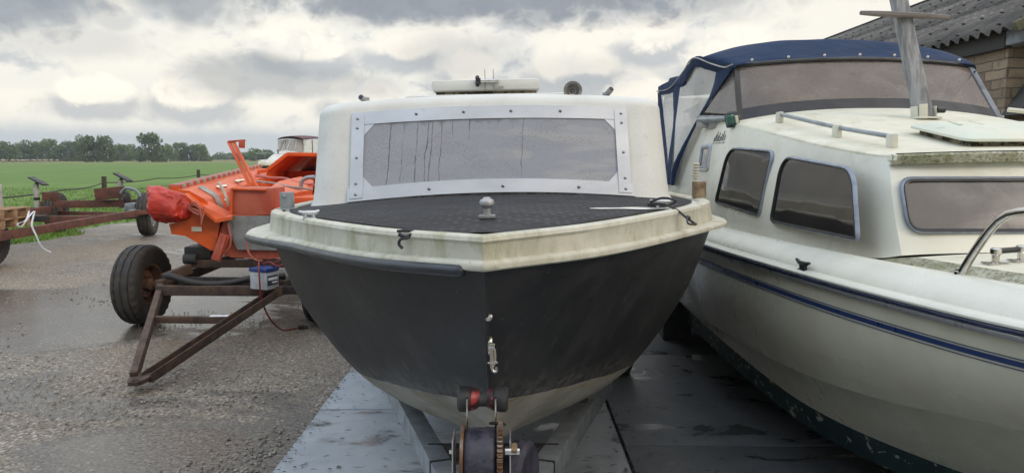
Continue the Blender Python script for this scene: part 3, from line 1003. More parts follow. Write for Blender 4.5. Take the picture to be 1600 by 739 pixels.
# lip under the band
b = MB()
for sgn in (-1, 1):
    rows = []
    for i in range(NU + 1):
        u = (i / NU) ** 1.2
        s = Sh(u); t2 = Sh(min(u + .004, 1)); t1 = Sh(max(u - .004, 0))
        tan = Vector((t2[0] - t1[0], t2[1] - t1[1])).normalized()
        out = Vector((tan.y, -tan.x))
        if out.x < 0: out = -out
        if i == 0: out = Vector((0, -1))
        # wider shelf round the shoulders, thin at the bow
        w = .022 + (.075 if sgn < 0 else .040) * max(0, min(1, (s[0] - .72) / .28))
        def q(o, z): return B(sgn * max(s[0] + out.x * o, 0), s[1] + out.y * o, z)
        z = s[2]
        rows.append([q(-.01, z + .010), q(w * .6, z + .008), q(w * .92, z + .003), q(w, z - .004), q(w * .95, z - .014), q(w * .6, z - .019), q(-.01, z - .019)])
    b.grid(rows)
b.build('lip', GRP_LIP if 'GRP_LIP' in globals() else BAND, boat, sharp=50)
# black rubber strake: only the starboard half still has its piece
b = MB()
pts = []
for i in range(0, 61):
    u = .013 + (.62 - .013) * i / 60
    s = Sh(u); t2 = Sh(u + .004); t1 = Sh(u - .004)
    tan = Vector((t2[0] - t1[0], t2[1] - t1[1])).normalized(); out = Vector((tan.y, -tan.x))
    if out.x < 0: out = -out
    w = .018 + .070 * max(0, min(1, (s[0] - .72) / .28))
    pts.append(B(-(s[0] + out.x * w), s[1] + out.y * w, s[2] - .020))
rows = []
b.tube(pts, .017, 14)
b.ball(pts[0], .017, 12)
b.build('rubber_strake', RUBRAIL, boat)


def deck_z(hb, d, hmax, zedge):
    c = lin([(1.9, .0), (2.4, .035), (3.0, .050), (3.5, .055), (7, .055)], d)
    r = min(1, abs(hb) / max(hmax, .01))
    return zedge - .012 + c * (1 - r ** 2.2)


def half_width(d):
    lo, hi = 0, 1
    for _ in range(40):
        m = (lo + hi) / 2
        if T_(m)[1] < d: lo = m
        else: hi = m
    t = T_(lo)
    return t[0], t[2]


b = MB(); rows = []
for i in range(60):
    d = 1.925 + (7.0 - 1.925) * (i / 59) ** 1.3
    hw, zt = half_width(d); hw = max(hw - .05, .004)
    rows.append([B(hw * k / 14, d, deck_z(hw * k / 14, d, hw, zt)) for k in range(-14, 15)])
b.grid(rows)
b.build('deck', GRP, boat)
# black anti-slip covering on the deck; a small pale strip lies on it beside the starboard cleat
b = MB(); rows = []
for i in range(60):
    d = 1.99 + (5.2 - 1.99) * (i / 59) ** 1.2
    hw, zt = half_width(d); h0 = max(hw - .05, .004); hw = max(hw - .085, .004)
    rows.append([B(hw * k / 20, d, deck_z(hw * k / 20, d, h0, zt) + .006) for k in range(-20, 21)])
b.grid(rows)
dp = b.build('deck_covering', DECKPAD, boat)

# cabin: rounded box, front leaning back
def cab_outline(w, front, r, n=8, back=6.2, bow=.03):
    pts = []
    # from back left, round the front, to back right
    def corner(sx):
        L = []
        for k in range(n + 1):
            a = math.pi / 2 * k / n
            L.append((sx * (w - r + r * math.cos(a)), front + r - r * math.sin(a) + bow * ((w - r) / w) ** 2))
        return L
    left = corner(-1)
    right = corner(1)
    pts.append((-w, back)); pts += [(-w, back - (back - front - r) * k / 10) for k in range(1, 10)]
    pts += left
    for k in range(1, 16):
        x = -(w - r) + 2 * (w - r) * k / 16
        pts.append((x, front + bow * (x / w) ** 2))
    pts += right[::-1]
    pts += [(w, front + r + (back - front - r) * k / 10) for k in range(1, 11)]
    return pts


CW0, CW1, CF0, CF1 = .842, .832, 3.375, 3.525
CZ0, CZ1 = 1.375, 1.811
rings = []
def ring(z, w, front, r, dz=lambda x: 0): return [B(x, y, z + dz(x)) for x, y in cab_outline(w, front, r)]
crown = lambda x: .030 * (1 - (x / .8) ** 2)
rings.append(ring(1.36, CW0 + .045, CF0 - .035, .20))
rings.append(ring(1.385, CW0 + .020, CF0 - .012, .18))
rings.append(ring(1.41, CW0 + .004, CF0, .17))
for k in range(1, 9):
    f = k / 8
    rings.append(ring(1.42 + (CZ1 - 1.42) * f, CW0 + (CW1 - CW0) * f, CF0 + (CF1 - CF0) * f, .165, lambda x, f=f: crown(x) * f))
rr = .055
for k in range(1, 8):
    a = math.pi / 2 * k / 7
    o = rr * (1 - math.cos(a))
    rings.append(ring(CZ1 + rr * math.sin(a), CW1 - o, CF1 + .012 * math.sin(a) + o * 1.1, .16 - o * .5, crown))
# roof closes by shrinking the last ring, with crown
w_l, f_l = CW1 - rr, CF1 + .012 + rr * 1.1
for s in (.88, .72, .52, .3, .1):
    w = w_l * s; fr = f_l + (1 - s) * 1.3
    rings.append([B(x, y, CZ1 + rr + .030 * (1 - (x / .8) ** 2) + .055 * (1 - s * s)) for x, y in cab_outline(w, fr, .13 * s, back=6.2 - (1 - s) * 1.3)])
b = MB(); b.grid(rings, smooth=True)
b.poly(rings[-1], smooth=True)
cabin = b.build('cabin', GRP_CABIN, boat, sharp=50)
# a second low step on the roof that carries the hatch
b = MB()
zr = 1.905
b.box((BX + .0, 4.28, zr - .012), (.86, .95, .05), bev=.022); b.build('roof_plinth', GRP_CABIN, cabin)

# front window: aluminium strips over the misted pane, all on the leaning front of the cabin
def face(u, v, w):
    """u across, v height above deck edge (1.42..1.80), w outwards from the front"""
    f = (v - 1.42) / (CZ1 - 1.42)
    y = CF0 + (CF1 - CF0) * f + .03 * (u / .81) ** 2
    nrm = Vector((0, -(CZ1 - 1.42), (CF1 - CF0))).normalized()
    return B(u, y, v + .030 * (1 - (u / .8) ** 2) * max(0, min(1.2, f))) + Vector((0, nrm.y, nrm.z)) * (w + .003)


def vb(u): return 1.408 + .030 * (1 - (u / .65) ** 2)        # lower outside edge
def vt(u): return 1.804 + .003 * (1 - (u / .65) ** 2)        # upper outside edge
HW, FW = .642, .056


def strip_poly(lo, hi, u0, u1, n=24):
    return [(u0 + (u1 - u0) * k / n, lo(u0 + (u1 - u0) * k / n)) for k in range(n + 1)] + [(u1 + (u0 - u1) * k / n, hi(u1 + (u0 - u1) * k / n)) for k in range(n + 1)]


def strip(name, lo, hi, u0, u1, w0, t, m, parent, n=24):
    b = MB()
    for k in range(n):
        a = u0 + (u1 - u0) * k / n; c = u0 + (u1 - u0) * (k + 1) / n
        pts = [face(a, lo(a), w0 + t), face(c, lo(c), w0 + t), face(c, hi(c), w0 + t), face(a, hi(a), w0 + t)]
        b.poly(pts)
        b.poly([face(a, lo(a), w0 - .004), face(c, lo(c), w0 - .004), face(c, lo(c), w0 + t), face(a, lo(a), w0 + t)])
        b.poly([face(a, hi(a), w0 - .004), face(c, hi(c), w0 - .004), face(c, hi(c), w0 + t), face(a, hi(a), w0 + t)])
        if k == 0: b.poly([face(a, lo(a), w0 - .004), face(a, hi(a), w0 - .004), face(a, hi(a), w0 + t), face(a, lo(a), w0 + t)])
        if k == n - 1: b.poly([face(c, lo(c), w0 - .004), face(c, hi(c), w0 - .004), face(c, hi(c), w0 + t), face(c, lo(c), w0 + t)])
    return b.build(name, m, parent)


pane = strip('window', lambda u: vb(u) + FW * .5, lambda u: vt(u) - FW * .5, -HW + .03, HW - .03, 0, .002, MISTED, cabin)
strip('frame_strip', vb, lambda u: vb(u) + FW, -HW - .012, HW + .012, .003, .004, ALU, pane)
strip('frame_strip', lambda u: vt(u) - FW, vt, -HW, HW, .003, .004, ALU, pane)
for sx in (-1, 1):
    a, c = sx * (HW - FW * 1.05), sx * HW
    strip('frame_strip', lambda u: vb(u) + .012, lambda u: vt(u) - .014, min(a, c), max(a, c), .0072, .003, ALU, pane, 6)
    # corner plates
    for top in (0, 1):
        L = .048
        x0 = sx * (HW - FW * 1.05)
        v0 = (vt(x0) - FW) if top else (vb(x0) + FW)
        s2 = -1 if top else 1
        b = MB()
        b.prism([(x0 + sx * .012, v0 - s2 * .012), (x0 - sx * L, v0 - s2 * .012), (x0 - sx * L, v0), (x0, v0 + s2 * L), (x0 + sx * .012, v0 + s2 * L)],
                lambda u, v, w: face(u, v, w + .0025), .002)
        b.build('corner_plate', ALU, pane)
# the covering turns up against the cabin under the middle of the window
b = MB()
n_ = 24
for k in range(n_):
    def tp(u): return min(vb(u) - .002, 1.385 + (.47 - abs(u)) * .55)
    a_, c_ = -.46 + .92 * k / n_, -.46 + .92 * (k + 1) / n_
    b.poly([face(a_, 1.385, .012), face(c_, 1.385, .012), face(c_, tp(c_), .004), face(a_, tp(a_), .004)])
b.build('covering_upstand', DECKPAD, cabin, recalc=False)
# dome rivets
rv = None
spots = [(u, vb(u) + FW * .45) for u in (-.28, .055, .40)] + [(u, vt(u) - FW * .45) for u in (-.34, -.12, .10, .33)]
for sx in (-1, 1):
    u = sx * (HW - FW * .5)
    spots += [(u, vt(u) - .030), (u, vt(u) - .072), (u, 1.60), (u, vb(u) + .075), (u, vb(u) + .028)]
for u, v in spots:
    b = MB(); c = face(u, v, .010); b.ball((0, 0, 0), .0075, 10, (1, .6, 1))
    if rv is None:
        rv = b.build('rivet', BOLT, pane); base = c
        for vv in rv.data.vertices: vv.co = vv.co + root_loc(pane)
        rv.location = c - root_loc(pane)
    else:
        b.bm.free(); o = rv.copy(); COL.objects.link(o); o.location = c - root_loc(pane)

# roof hatch and its latch
b = MB()
hc = B(-.022, 4.28, 0)
b.box((hc.x, 4.28, 1.940), (.535, .50, .05), bev=.002)
hrim = b.build('hatch_coaming', FOAM, boat)
b = MB()
b.box((hc.x, 4.26, 1.980), (.575, .56, .060), bev=.026)
b.box((hc.x, 4.28, 2.008), (.36, .40, .016), bev=.010)
b.build('roof_hatch', GRP_CABIN, boat)
lt = MB()
lx = hc.x + .018
for dx in (-.022, .022):
    lt.box((lx + dx, 3.972, 2.005), (.004, .03, .105), bev=.001)
lt.tube([(lx - .06, 3.965, 1.998), (lx + .05, 3.965, 1.998)], .011, 10)
lt.box((lx + .05, 3.97, 1.965), (.05, .02, .012), bev=.003)
lt.build('hatch_latch', CHROME, boat)
b = MB()
for k in range(5):
    a = k * 1.2566
    b.ball((lx - .062, 3.965 + math.cos(a) * .017, 1.998 + math.sin(a) * .020), .011, 8)
b.tube([(lx - .07, 3.965, 1.998), (lx - .045, 3.965, 1.998)], .016, 10)
b.build('latch_knob', BLACKPLASTIC, boat)
# horn trumpet
hp = B(.405, 3.66, 1.915)
b = MB()
b.lathe([(.041, .002), (.044, 0), (.046, .004), (.042, .010), (.034, .018), (.025, .035), (.018, .06), (.014, .10), (.014, .16), (.0, .161)], hp, (0, 1, .0), 28)
b.box(hp + Vector((0, .14, -.035)), (.03, .04, .06), bev=.006)
b.build('horn', ALU_DULL, boat)
b = MB(); b.lathe([(.0405, .0025), (.036, .008), (.033, .009), (.030, .018), (.022, .024), (.019, .034), (.013, .036), (.012, .046), (0, .047)], hp, (0, 1, 0), 28); b.ball(hp + Vector((0, .038, 0)), .008, 8); b.build('horn_throat', HORNIN, boat)
# two short tube sockets for an awning frame
for sx, tilt in ((-1, 1), (1, 1)):
    p = B(.575 if sx > 0 else -.615, 3.80, 1.888)
    t = MB()
    dirv = Vector((.028, -.06, .035)) if sx > 0 else Vector((-.022, -.06, .020))
    t.tube([p - Vector((.055 * sx, -.05, .035)), p + dirv * .2], .009, 10)
    t.tube([p - dirv * .5, p + dirv], .0145, 14)
    t.box(p + Vector((.005 * sx, .01, -.005)), (.024, .03, .06), bev=.005)
    so = t.build('tube_socket', ALU_DULL, boat)
    t = MB(); t.tube([p + dirv * .98, p + dirv * 1.02], .0115, 14); t.build('socket_bore', BLACKPLASTIC, so)

# deck fittings
def deck_at(hb, d):
    hw, zt = half_width(d)
    return B(hb, d, deck_z(hb, d, max(hw - .05, .004), zt) + .006)


p = deck_at(.004, 2.26)
b = MB()
b.lathe([(.022, 0), (.020, .006), (.012, .012), (.011, .030), (.016, .036), (.022, .040), (.023, .050), (.020, .056), (.012, .060), (.010, .064), (.0, .065)], p, n=20)
b.box(p + Vector((0, -.012, .006)), (.05, .03, .012), bev=.004)
b.build('mooring_knob', ALU_DULL, boat)


def cleat(p, ang, L, m, parent, name='cleat', h=.032):
    b = MB()
    ca, sa = math.cos(ang), math.sin(ang)
    ax = Vector((ca, sa, 0))
    b.box(p + Vector((0, 0, .004)), (L * .62, .032, .008), rot=(0, 0, ang), bev=.003)
    for s in (-.2, .2): b.tube([p + ax * (s * L) + Vector((0, 0, .004)), p + ax * (s * L * .9) + Vector((0, 0, h))], .0075, 10)
    b.tube([p + ax * (-.5 * L) + Vector((0, 0, h + .007)), p + ax * (-.3 * L) + Vector((0, 0, h + .001)), p + Vector((0, 0, h)), p + ax * (.3 * L) + Vector((0, 0, h + .001)), p + ax * (.5 * L) + Vector((0, 0, h + .007))],
           [.005, .008, .0095, .008, .005], 10)
    return b.build(name, m, parent)


cleat(deck_at(-.665, 2.76), R(20), .075, ALU, boat, h=.026)
pc = deck_at(.665, 2.86)
cl = cleat(pc, R(8), .095, ALU, boat, h=.028)
b = MB()
q = pc
b.curve([q + Vector((-.05, -.02, .03)), q + Vector((0, -.03, .045)), q + Vector((.05, -.02, .03)), q + Vector((.0, .0, .01)), q + Vector((-.055, -.01, .02)), q + Vector((0, -.035, .02)),
         q + Vector((.045, -.05, .0)), q + Vector((.075, -.10, -.03)), q + Vector((.105, -.115, -.052))], .0048, 6, 60)
b.curve([q + Vector((.075, -.095, -.02)), q + Vector((.07, -.13, -.045)), q + Vector((.10, -.13, -.05))], .004, 6, 20)
b.ball(q + Vector((.078, -.10, -.028)), .010, 8)
b.build('black_cord', BLACKPLASTIC, cl)
# pale strip laid over the covering in front of that cleat
b = MB(); rows = []
for i in range(14):
    f = i / 13
    hb = .36 + .42 * f; d = 2.62 + .34 * f
    w = .006 + .014 * math.sin(math.pi * f) + .005 * math.sin(f * 17)
    a, c = deck_at(hb + w * .55, d - w), deck_at(hb - w * .55, d + w)
    rows.append([a + Vector((0, 0, .0025)), c + Vector((0, 0, .0025))])
b.grid(rows); b.build('pale_deck_strip', GRP, dp)
# fairlead hole with a scrap of cord on the bulwark
u_ = None
tt = T_(.073)
p = B(-tt[0] - .012, tt[1] - .016, tt[2] - .03)
tt = min((T_(k / 400) for k in range(400)), key=lambda t: abs(t[0] - .215))
p = B(-tt[0] - .006, tt[1] - .008, tt[2] - .022)
b = MB()
b.curve([p + Vector((-.02, .02, .022)), p + Vector((.01, .01, .024)), p + Vector((.025, .015, .02)), p + Vector((.012, -.004, .006)), p + Vector((-.008, -.004, .002)), p + Vector((-.014, 0, -.012)), p + Vector((-.004, -.004, -.024))], .0045, 6, 40)
b.curve([p + Vector((-.014, .0, .016)), p + Vector((.005, -.002, .008)), p + Vector((.022, .0, .014))], .006, 6, 20)
b.build('cord_scrap', BLACKPLASTIC, boat)
# square galvanised socket (starboard) and round rusty stub (port) on the side decks
p = deck_at(-.945, 3.46)
b = MB()
b.box(p + Vector((0, 0, .004)), (.085, .07, .008), bev=.003)
b.box(p + Vector((0, 0, .042)), (.056, .048, .076), bev=.006)
b.ball(p + Vector((-.006, -.026, .062)), .008, 8, (1, .6, 1))
b.build('mooring_post', GALV, boat)
p = deck_at(.975, 3.62) + Vector((.035, 0, .008))
b = MB()
b.lathe([(.034, 0), (.034, .074), (.031, .077), (.026, .074), (.025, .06), (0, .058)], p, n=22)
st = b.build('mooring_post', LICHENPOST, boat)
b = MB()
for k in range(7):
    z0 = .075 + .0135 * k
    b.lathe([(.011, 0), (.0165, .003), (.0165, .008), (.011, .0115)], p + Vector((-.018 + .0006 * k, .0, z0)), n=12)
b.tube([p + Vector((-.018, 0, .05)), p + Vector((-.014, 0, .172))], .009, 8)
b.build('threaded_insert', CREAMPLASTIC, st)

# bow eye with snap shackle, bolt above
def stem(z):
    for k in range(400):
        c = spline([Sh(0), Md(0), Wa(0), Ch(0)])(k / 400)
        if c[2] <= z: return c
    return c


s0 = stem(1.06)
p = B(.008, s0[1] - .012, s0[2] - .02)
b = MB(); b.lathe([(.011, 0), (.011, .008), (.006, .012), (0, .012)], B(.006, stem(1.165)[1] - .002, 1.165), (0, -1, .3), 12)
b.build('bow_bolt', CHROME, boat)
b = MB()
b.curve([p + Vector((0, .02, .05)), p + Vector((0, -.012, .052)), p + Vector((0, -.02, .03)), p + Vector((0, -.014, .012)), p + Vector((0, .025, .005))], .0075, 10, 24)
ey = b.build('bow_eye', CHROME, boat)
b = MB()
z = p + Vector((.004, -.024, .012))
b.tube([z + Vector((0, 0, .028)), z + Vector((0, -.002, -.042))], .0062, 10)
b.curve([z + Vector((-.001, 0, .02)), z + Vector((.007, 0, .012)), z + Vector((.0085, -.002, -.02)), z + Vector((.004, -.002, -.034))], .0042, 8, 14)
b.box(z + Vector((0, 0, .024)), (.020, .016, .016), bev=.004)
b.box(z + Vector((.002, -.003, -.024)), (.030, .010, .007), bev=.003)
b.curve([z + Vector((.0, -.002, -.040)), z + Vector((.004, -.004, -.050)), z + Vector((.012, -.004, -.048)), z + Vector((.011, -.004, -.036))], .0045, 8, 14)
b.build('snap_hook', CHROME, ey)

# ------------------------------------------------------------------ galvanised trailer under it
tr = empty('boat_trailer', (BX, 3.0, 0), 'galvanised boat trailer with winch and roller under the black hull', 'boat trailer')
zt = .37
for sx in (-1, 1):
    b = MB(); b.bar((BX + sx * .075, 2.42, zt), (BX + sx * .60, 4.05, zt), .085, .10, bev=.008); b.build('frame_beam', GALV, tr)
    b = MB(); b.bar((BX + sx * .60, 4.05, zt), (BX + sx * .62, 6.7, zt), .085, .10, bev=.008); b.build('frame_beam', GALV, tr)
    # U bolt bracket
    b = MB(); c0 = Vector((BX + sx * (.075 + .525 * .24), 2.42 + 1.63 * .24, zt))
    b.box(c0, (.092, .012, .107), rot=(0, 0, -sx * .31), bev=.002)
    b.box(c0 + Vector((-sx * .075, .01, .045)), (.09, .05, .008), rot=(0, 0, -sx * .31), bev=.002)
    for q in (-.05, -.10): b.tube([c0 + Vector((sx * q, .01, .045)), c0 + Vector((sx * q, .01, .062))], .008, 8)
    b.build('clamp_plate', BLACKSTEEL, tr)
    b = MB(); b.bar((BX + sx * .42, 3.5, .43), (BX + sx * .50, 6.2, .45), .05, .07, bev=.01); b.build('bunk', POSTWOOD, tr)
    # wheel and guard, far back
    wx = BX + sx * .86
    w = MB()
    w.lathe([(.0, .05), (.11, .05), (.17, .065), (.17, -.065), (.11, -.05), (0, -.05)], (wx, 5.4, .28), (1, 0, 0), 28)
    wo = w.build('wheel', GALV, tr)
    w = MB(); w.lathe([(.17, -.06), (.24, -.085), (.275, -.065), (.28, 0), (.275, .065), (.24, .085), (.17, .06)], (wx, 5.4, .28), (1, 0, 0), 36); w.build('tyre', TYRE, wo)
b = MB(); b.bar((BX - .86, 5.4, .28), (BX + .86, 5.4, .28), .06, .06); b.build('axle', GALV, tr)
b = MB(); b.tube([(BX - .27, 2.98, zt + .02), (BX + .27, 2.98, zt + .02)], .032, 14); b.build('cross_tube', BLACKSTEEL, tr)
b = MB(); b.bar((BX, 2.50, zt), (BX, 1.45, zt), .08, .09, bev=.008); b.build('drawbar', GALV, tr)
b = MB(); b.lathe([(.0, 0), (.045, .0), (.05, .03), (.05, .09), (.03, .10), (0, .1)], (BX, 1.42, zt - .03), (0, 0, 1), 16); b.build('coupling', BLACKSTEEL, tr)
# winch post
b = MB()
b.bar((BX, 2.02, zt + .04), (BX, 2.10, .70), .06, .06, up=(0, 1, 0), bev=.005)
b.build('winch_post', GALV, tr)
wy, wz = 2.03, .755                                 # drum axle
b = MB()
for dx, t in ((-.088, .004), (.072, .004)):
    b.box((BX + dx, wy + .01, wz - .02), (t, .10, .17), bev=.0015)
b.box((BX - .008, wy + .06, wz - .10), (.165, .08, .006), bev=.002)
b.build('winch_bracket', ALU, tr)
b = MB()
b.lathe([(.0, -.062), (.092, -.062), (.096, -.058), (.092, -.053), (.05, -.053), (.05, -.04)], (BX - .004, wy, wz), (1, 0, 0), 40)
b.build('drum_flange', GEAR, tr)
b = MB()
b.lathe([(.03, -.052), (.078, -.052), (.083, -.045), (.085, -.012), (.0845, 0), (.087, .012), (.086, .03), (.080, .036), (.03, .036)], (BX - .004, wy, wz), (1, 0, 0), 48)
b.build('strap_reel', STRAPMAT, tr)
b = MB()
NT_ = 46
b.lathe([(.0, .040), (.088, .040), (.092, .040), (.101, .042), (.101, .054), (.092, .056), (.05, .056), (0, .056)], (BX - .004, wy, wz), (1, 0, 0), NT_ * 4,
        mod=lambda j, k: (1.0 if k % 4 < 2 else .905) if j in (3, 4) else 1)
b.build('gear_wheel', GEAR, tr, sharp=25)
b = MB(); b.tube([(BX + .058, wy - .035, wz + .035), (BX + .098, wy - .035, wz + .035)], .012, 14); b.build('winch_shaft', CHROME, tr)
b = MB(); b.tube([(BX - .10, wy, wz + .02), (BX - .085, wy, wz + .02)], .008, 8); b.build('drum_bolt', CHROME, tr)
b = MB(); b.lathe([(.014, 0), (.016, .01), (.014, .016), (0, .017)], (BX + .075, wy - .04, wz + .045), (1, 0, 0), 8); b.build('shaft_nut', LICHENPOST, tr)
b = MB(); b.lathe([(.0, 0), (.024, 0), (.028, .008), (.028, .032), (.022, .036), (0, .037)], (BX - .055, wy - .105, wz - .055), (1, 0, 0), 10); b.box((BX - .04, wy - .10, wz - .055), (.055, .03, .03), bev=.006)
b.build('ratchet_knob', BLACKPLASTIC, tr)
# bow roller on two flat straps
b = MB()
rc = Vector((BX - .008, 2.12, .897))
b.lathe([(.0, -.074), (.030, -.074), (.037, -.068), (.038, -.050), (.035, -.042), (.029, -.02), (.022, -.010), (.022, .010), (.029, .02), (.035, .042), (.038, .050), (.037, .068), (.030, .074), (0, .074)], rc, (1, 0, 0), 30)
ro = b.build('bow_roller', RUBBER, tr)
b = MB()
b.lathe([(.0235, -.034), (.0345, -.034), (.0295, -.018), (.0232, -.012), (.022, -.010)], rc + Vector((0, -.0012, .0012)), (1, 0, 0), 26)
b.lathe([(.0235, .014), (.0292, .019), (.0335, .030), (.0235, .031)], rc + Vector((0, -.0012, .0012)), (1, 0, 0), 26)
b.build('worn_ring', REDWORN, ro)
b = MB()
for dx in (-.044, .038):
    b.bar((BX - .008 + dx, 2.075, .915), (BX - .008 + dx, 2.095, .66), .005, .016, up=(0, 1, 0), bev=.001)
b.build('roller_strap', CHROME, tr)
b = MB(); b.curve([(BX + .012, 2.085, .836), (BX + .03, 2.075, .838), (BX + .055, 2.08, .834), (BX + .05, 2.10, .83), (BX + .015, 2.10, .833)], .0035, 6, 24); b.build('wire_clip', BLACKPLASTIC, tr)
# rounded part of the reel guard beside the winch, built as a disc
b = MB(); b.lathe([(.0, -.02), (.07, -.02), (.095, -.03), (.11, -.02), (.112, 0), (.11, .02), (.095, .03), (.07, .02), (0, .02)], (BX + .10, 2.10, .665), (1, -.35, 0), 32); b.build('reel_guard', STRAPMAT, tr)
# ------------------------------------------------------------------ cream cruiser with the blue canopy
CX = 2.29
cr = empty('cabin_cruiser', (CX, 4.5, .1), 'cream cabin cruiser with blue stripe, blue canopy and wooden mast', 'boat')


def C(hb, d, z): return Vector((CX + hb, d, z))


cS = spline([(0, .15, 1.30), (.42, .55, 1.25), (.72, 1.10, 1.20), (.90, 1.85, 1.152), (.965, 2.47, 1.122), (1.03, 3.23, 1.10), (1.115, 4.34, 1.082), (1.15, 6, 1.06), (1.10, 8.6, 1.05)])
cK = spline([(0, .62, .98), (.34, 1.0, .92), (.57, 1.6, .85), (.75, 2.25, .765), (.845, 2.80, .665), (.94, 3.40, .60), (.99, 4.5, .535), (1.01, 6, .50), (.98, 8.6, .50)])
cG = spline([(0, 1.75, .46), (.17, 2.1, .41), (.36, 2.55, .37), (.57, 3.03, .345), (.715, 3.42, .34), (.80, 3.87, .34), (.832, 4.9, .34), (.825, 6.2, .34), (.80, 8.6, .34)])
cB = spline([(0, 2.0, .27), (.15, 2.3, .235), (.33, 2.65, .215), (.52, 3.06, .205), (.665, 3.45, .20), (.76, 3.9, .20), (.80, 4.9, .20), (.795, 6.2, .20), (.77, 8.6, .20)])
cE = spline([(0, 2.1, .19), (0, 2.5, .15), (0, 2.9, .13), (0, 3.3, .12), (0, 3.7, .115), (0, 4.1, .11), (0, 5.0, .11), (0, 6.3, .11), (0, 8.6, .11)])

bh, bg_, bb = MB(), MB(), MB()
N = 80
for sgn in (-1, 1):
    r1, r2, r3 = [], [], []
    for i in range(N + 1):
        u = i / N
        s, k, gq, bq, e = cS(u), cK(u), cG(u), cB(u), cE(u)
        row = []
        for j in range(13):
            f = j / 12; p = s + (k - s) * f
            p = p + Vector((.040 * math.sin(math.pi * f ** 1.3) * min(1, u * 6), 0, 0)); row.append(p)
        # knuckle: a small inward step under the upper panel
        kk = k + Vector((-.052 * min(1, u * 5), 0, -.004))
        row2 = []
        for j in range(9):
            f = j / 8; p = kk + (gq - kk) * f
            p = p + Vector((-.010 * math.sin(math.pi * f) * min(1, u * 5), 0, 0)); row2.append(p)
        r1.append([C(sgn * max(p[0], 0), p[1], p[2]) for p in row + row2])
        r2.append([C(sgn * max((gq + (bq - gq) * f)[0], 0), (gq + (bq - gq) * f)[1], (gq + (bq - gq) * f)[2]) for f in (0, .33, .66, 1)] )
        r3.append([C(sgn * max((bq + (e - bq) * f)[0], 0), (bq + (e - bq) * f)[1], (bq + (e - bq) * f)[2]) for f in (0, .33, .66, 1)])
    bh.grid(r1); bg_.grid(r2); bb.grid(r3)
P = [f(1.0) for f in (cS, cK, cG, cB, cE)]
bh.poly([C(-p[0], p[1], p[2]) for p in P] + [C(p[0], p[1], p[2]) for p in reversed(P)])
chull = bh.build('hull', HULLCREAM, cr, sharp=28)
bg_.build('antifouling_band', ANTIFOUL, cr, sharp=40)
bb.build('hull_bottom', ANTIFOUL, cr, sharp=40)


def hull_pt(u, dz, out=.0):
    """point on upper hull panel dz below the sheer line"""
    s, k = cS(u), cK(u)
    f = dz / max(s[2] - k[2], .05)
    p = s + (k - s) * f
    return p + Vector((.040 * math.sin(math.pi * f ** 1.3) * min(1, u * 6) + out, 0, 0))


def ribbon(name, z0, z1, m, out=.003, u0=.0, u1=1.0, n=90):
    b = MB()
    for sgn in (-1, 1):
        rows = []
        for i in range(n + 1):
            u = u0 + (u1 - u0) * i / n
            a, c = hull_pt(u, z0, out), hull_pt(u, z1, out)
            rows.append([C(sgn * p[0], p[1], p[2]) for p in (hull_pt(u, z0, -.001), a, c, hull_pt(u, z1, -.001))])
        b.grid(rows)
    return b.build(name, m, cr, sharp=60)


ribbon('blue_stripe', .110, .128, STRIPE)
ribbon('pin_stripe', .1015, .104, STRIPE)
ribbon('pin_stripe', .136, .1385, STRIPE)
# rub rail: white lip over a navy strip
b = MB(); b2 = MB()
for sgn in (-1, 1):
    r1, r2 = [], []
    for i in range(N + 1):
        u = i / N; s = cS(u)
        def q(o, z): return C(sgn * max(s[0] + o, 0), s[1], s[2] + z)
        r1.append([q(-.03, .016), q(.0, .018), q(.020, .014), q(.027, .004), q(.025, -.003), q(.012, -.006)])
        r2.append([q(.010, -.005), q(.022, -.005), q(.026, -.009), q(.026, -.016), q(.020, -.020), q(.0, -.021)])
    b.grid(r1); b2.grid(r2)
b.build('gunwale_lip', GRP2, cr, sharp=50); b2.build('rub_rail', NAVY, cr, sharp=50)
b = MB()
for sgn in (-1, 1):
    r1 = []
    for i in range(N + 1):
        u = i / N; s = cS(u)
        def q(o, z): return C(sgn * max(s[0] + o, 0), s[1], s[2] + z)
        r1.append([q(.0, -.0212), q(.018, -.0215), q(.021, -.027), q(.018, -.038), q(-.004, -.041)])
    b.grid(r1)
b.build('rail_backing', ALU_DULL, cr, sharp=50)

# gunwale moulding, side deck, foredeck
def d_to_u(f, d):
    lo, hi = 0, 1
    for _ in range(30):
        m = (lo + hi) / 2
        if f(m)[1] < d: lo = m
        else: hi = m
    return lo


b = MB(); bd_ = MB(); bm2 = MB()
for sgn in (-1, 1):
    rows, rd, rm = [], [], []
    for i in range(N + 1):
        u = i / N; s = cS(u); d = s[1]
        hm = max(s[0] - .10, 0); zm = s[2] + .098
        def q(h, z): return C(sgn * max(h, 0), d, z)
        rows.append([q(s[0] - .012, s[2] + .014), q(s[0] - .018, s[2] + .030), q(s[0] - .05, s[2] + .062), q(hm + .014, zm - .014), q(hm, zm - .003), q(hm - .012, zm),
                     q(hm - .036, zm - .002), q(hm - .048, zm - .014), q(hm - .056, zm - .030)])
        fd = lin([(2.86, 1), (3.02, 0)], d)
        ze = zm - .030
        zf = ze + .044 * fd
        hf = max(hm - .062 - .085 * fd, 0)
        rm.append([q(hm - .054, ze), q(hm - .062, ze + .002), q((hm - .062) * .5 + hf * .5, ze + .024 * fd), q(hf, zf)])
        crown = .025 * fd
        rd.append([q(hf * (1 - k / 8), zf + crown * (1 - (1 - k / 8) ** 2)) for k in range(9)])
    b.grid(rows); bd_.grid(rd); bm2.grid(rm)
b.build('gunwale_moulding', GRP2, cr, sharp=40)
bd_.build('foredeck', GRP2_DECK, cr, sharp=60)
bm2.build('deck_edge', MOULD, cr, sharp=40)

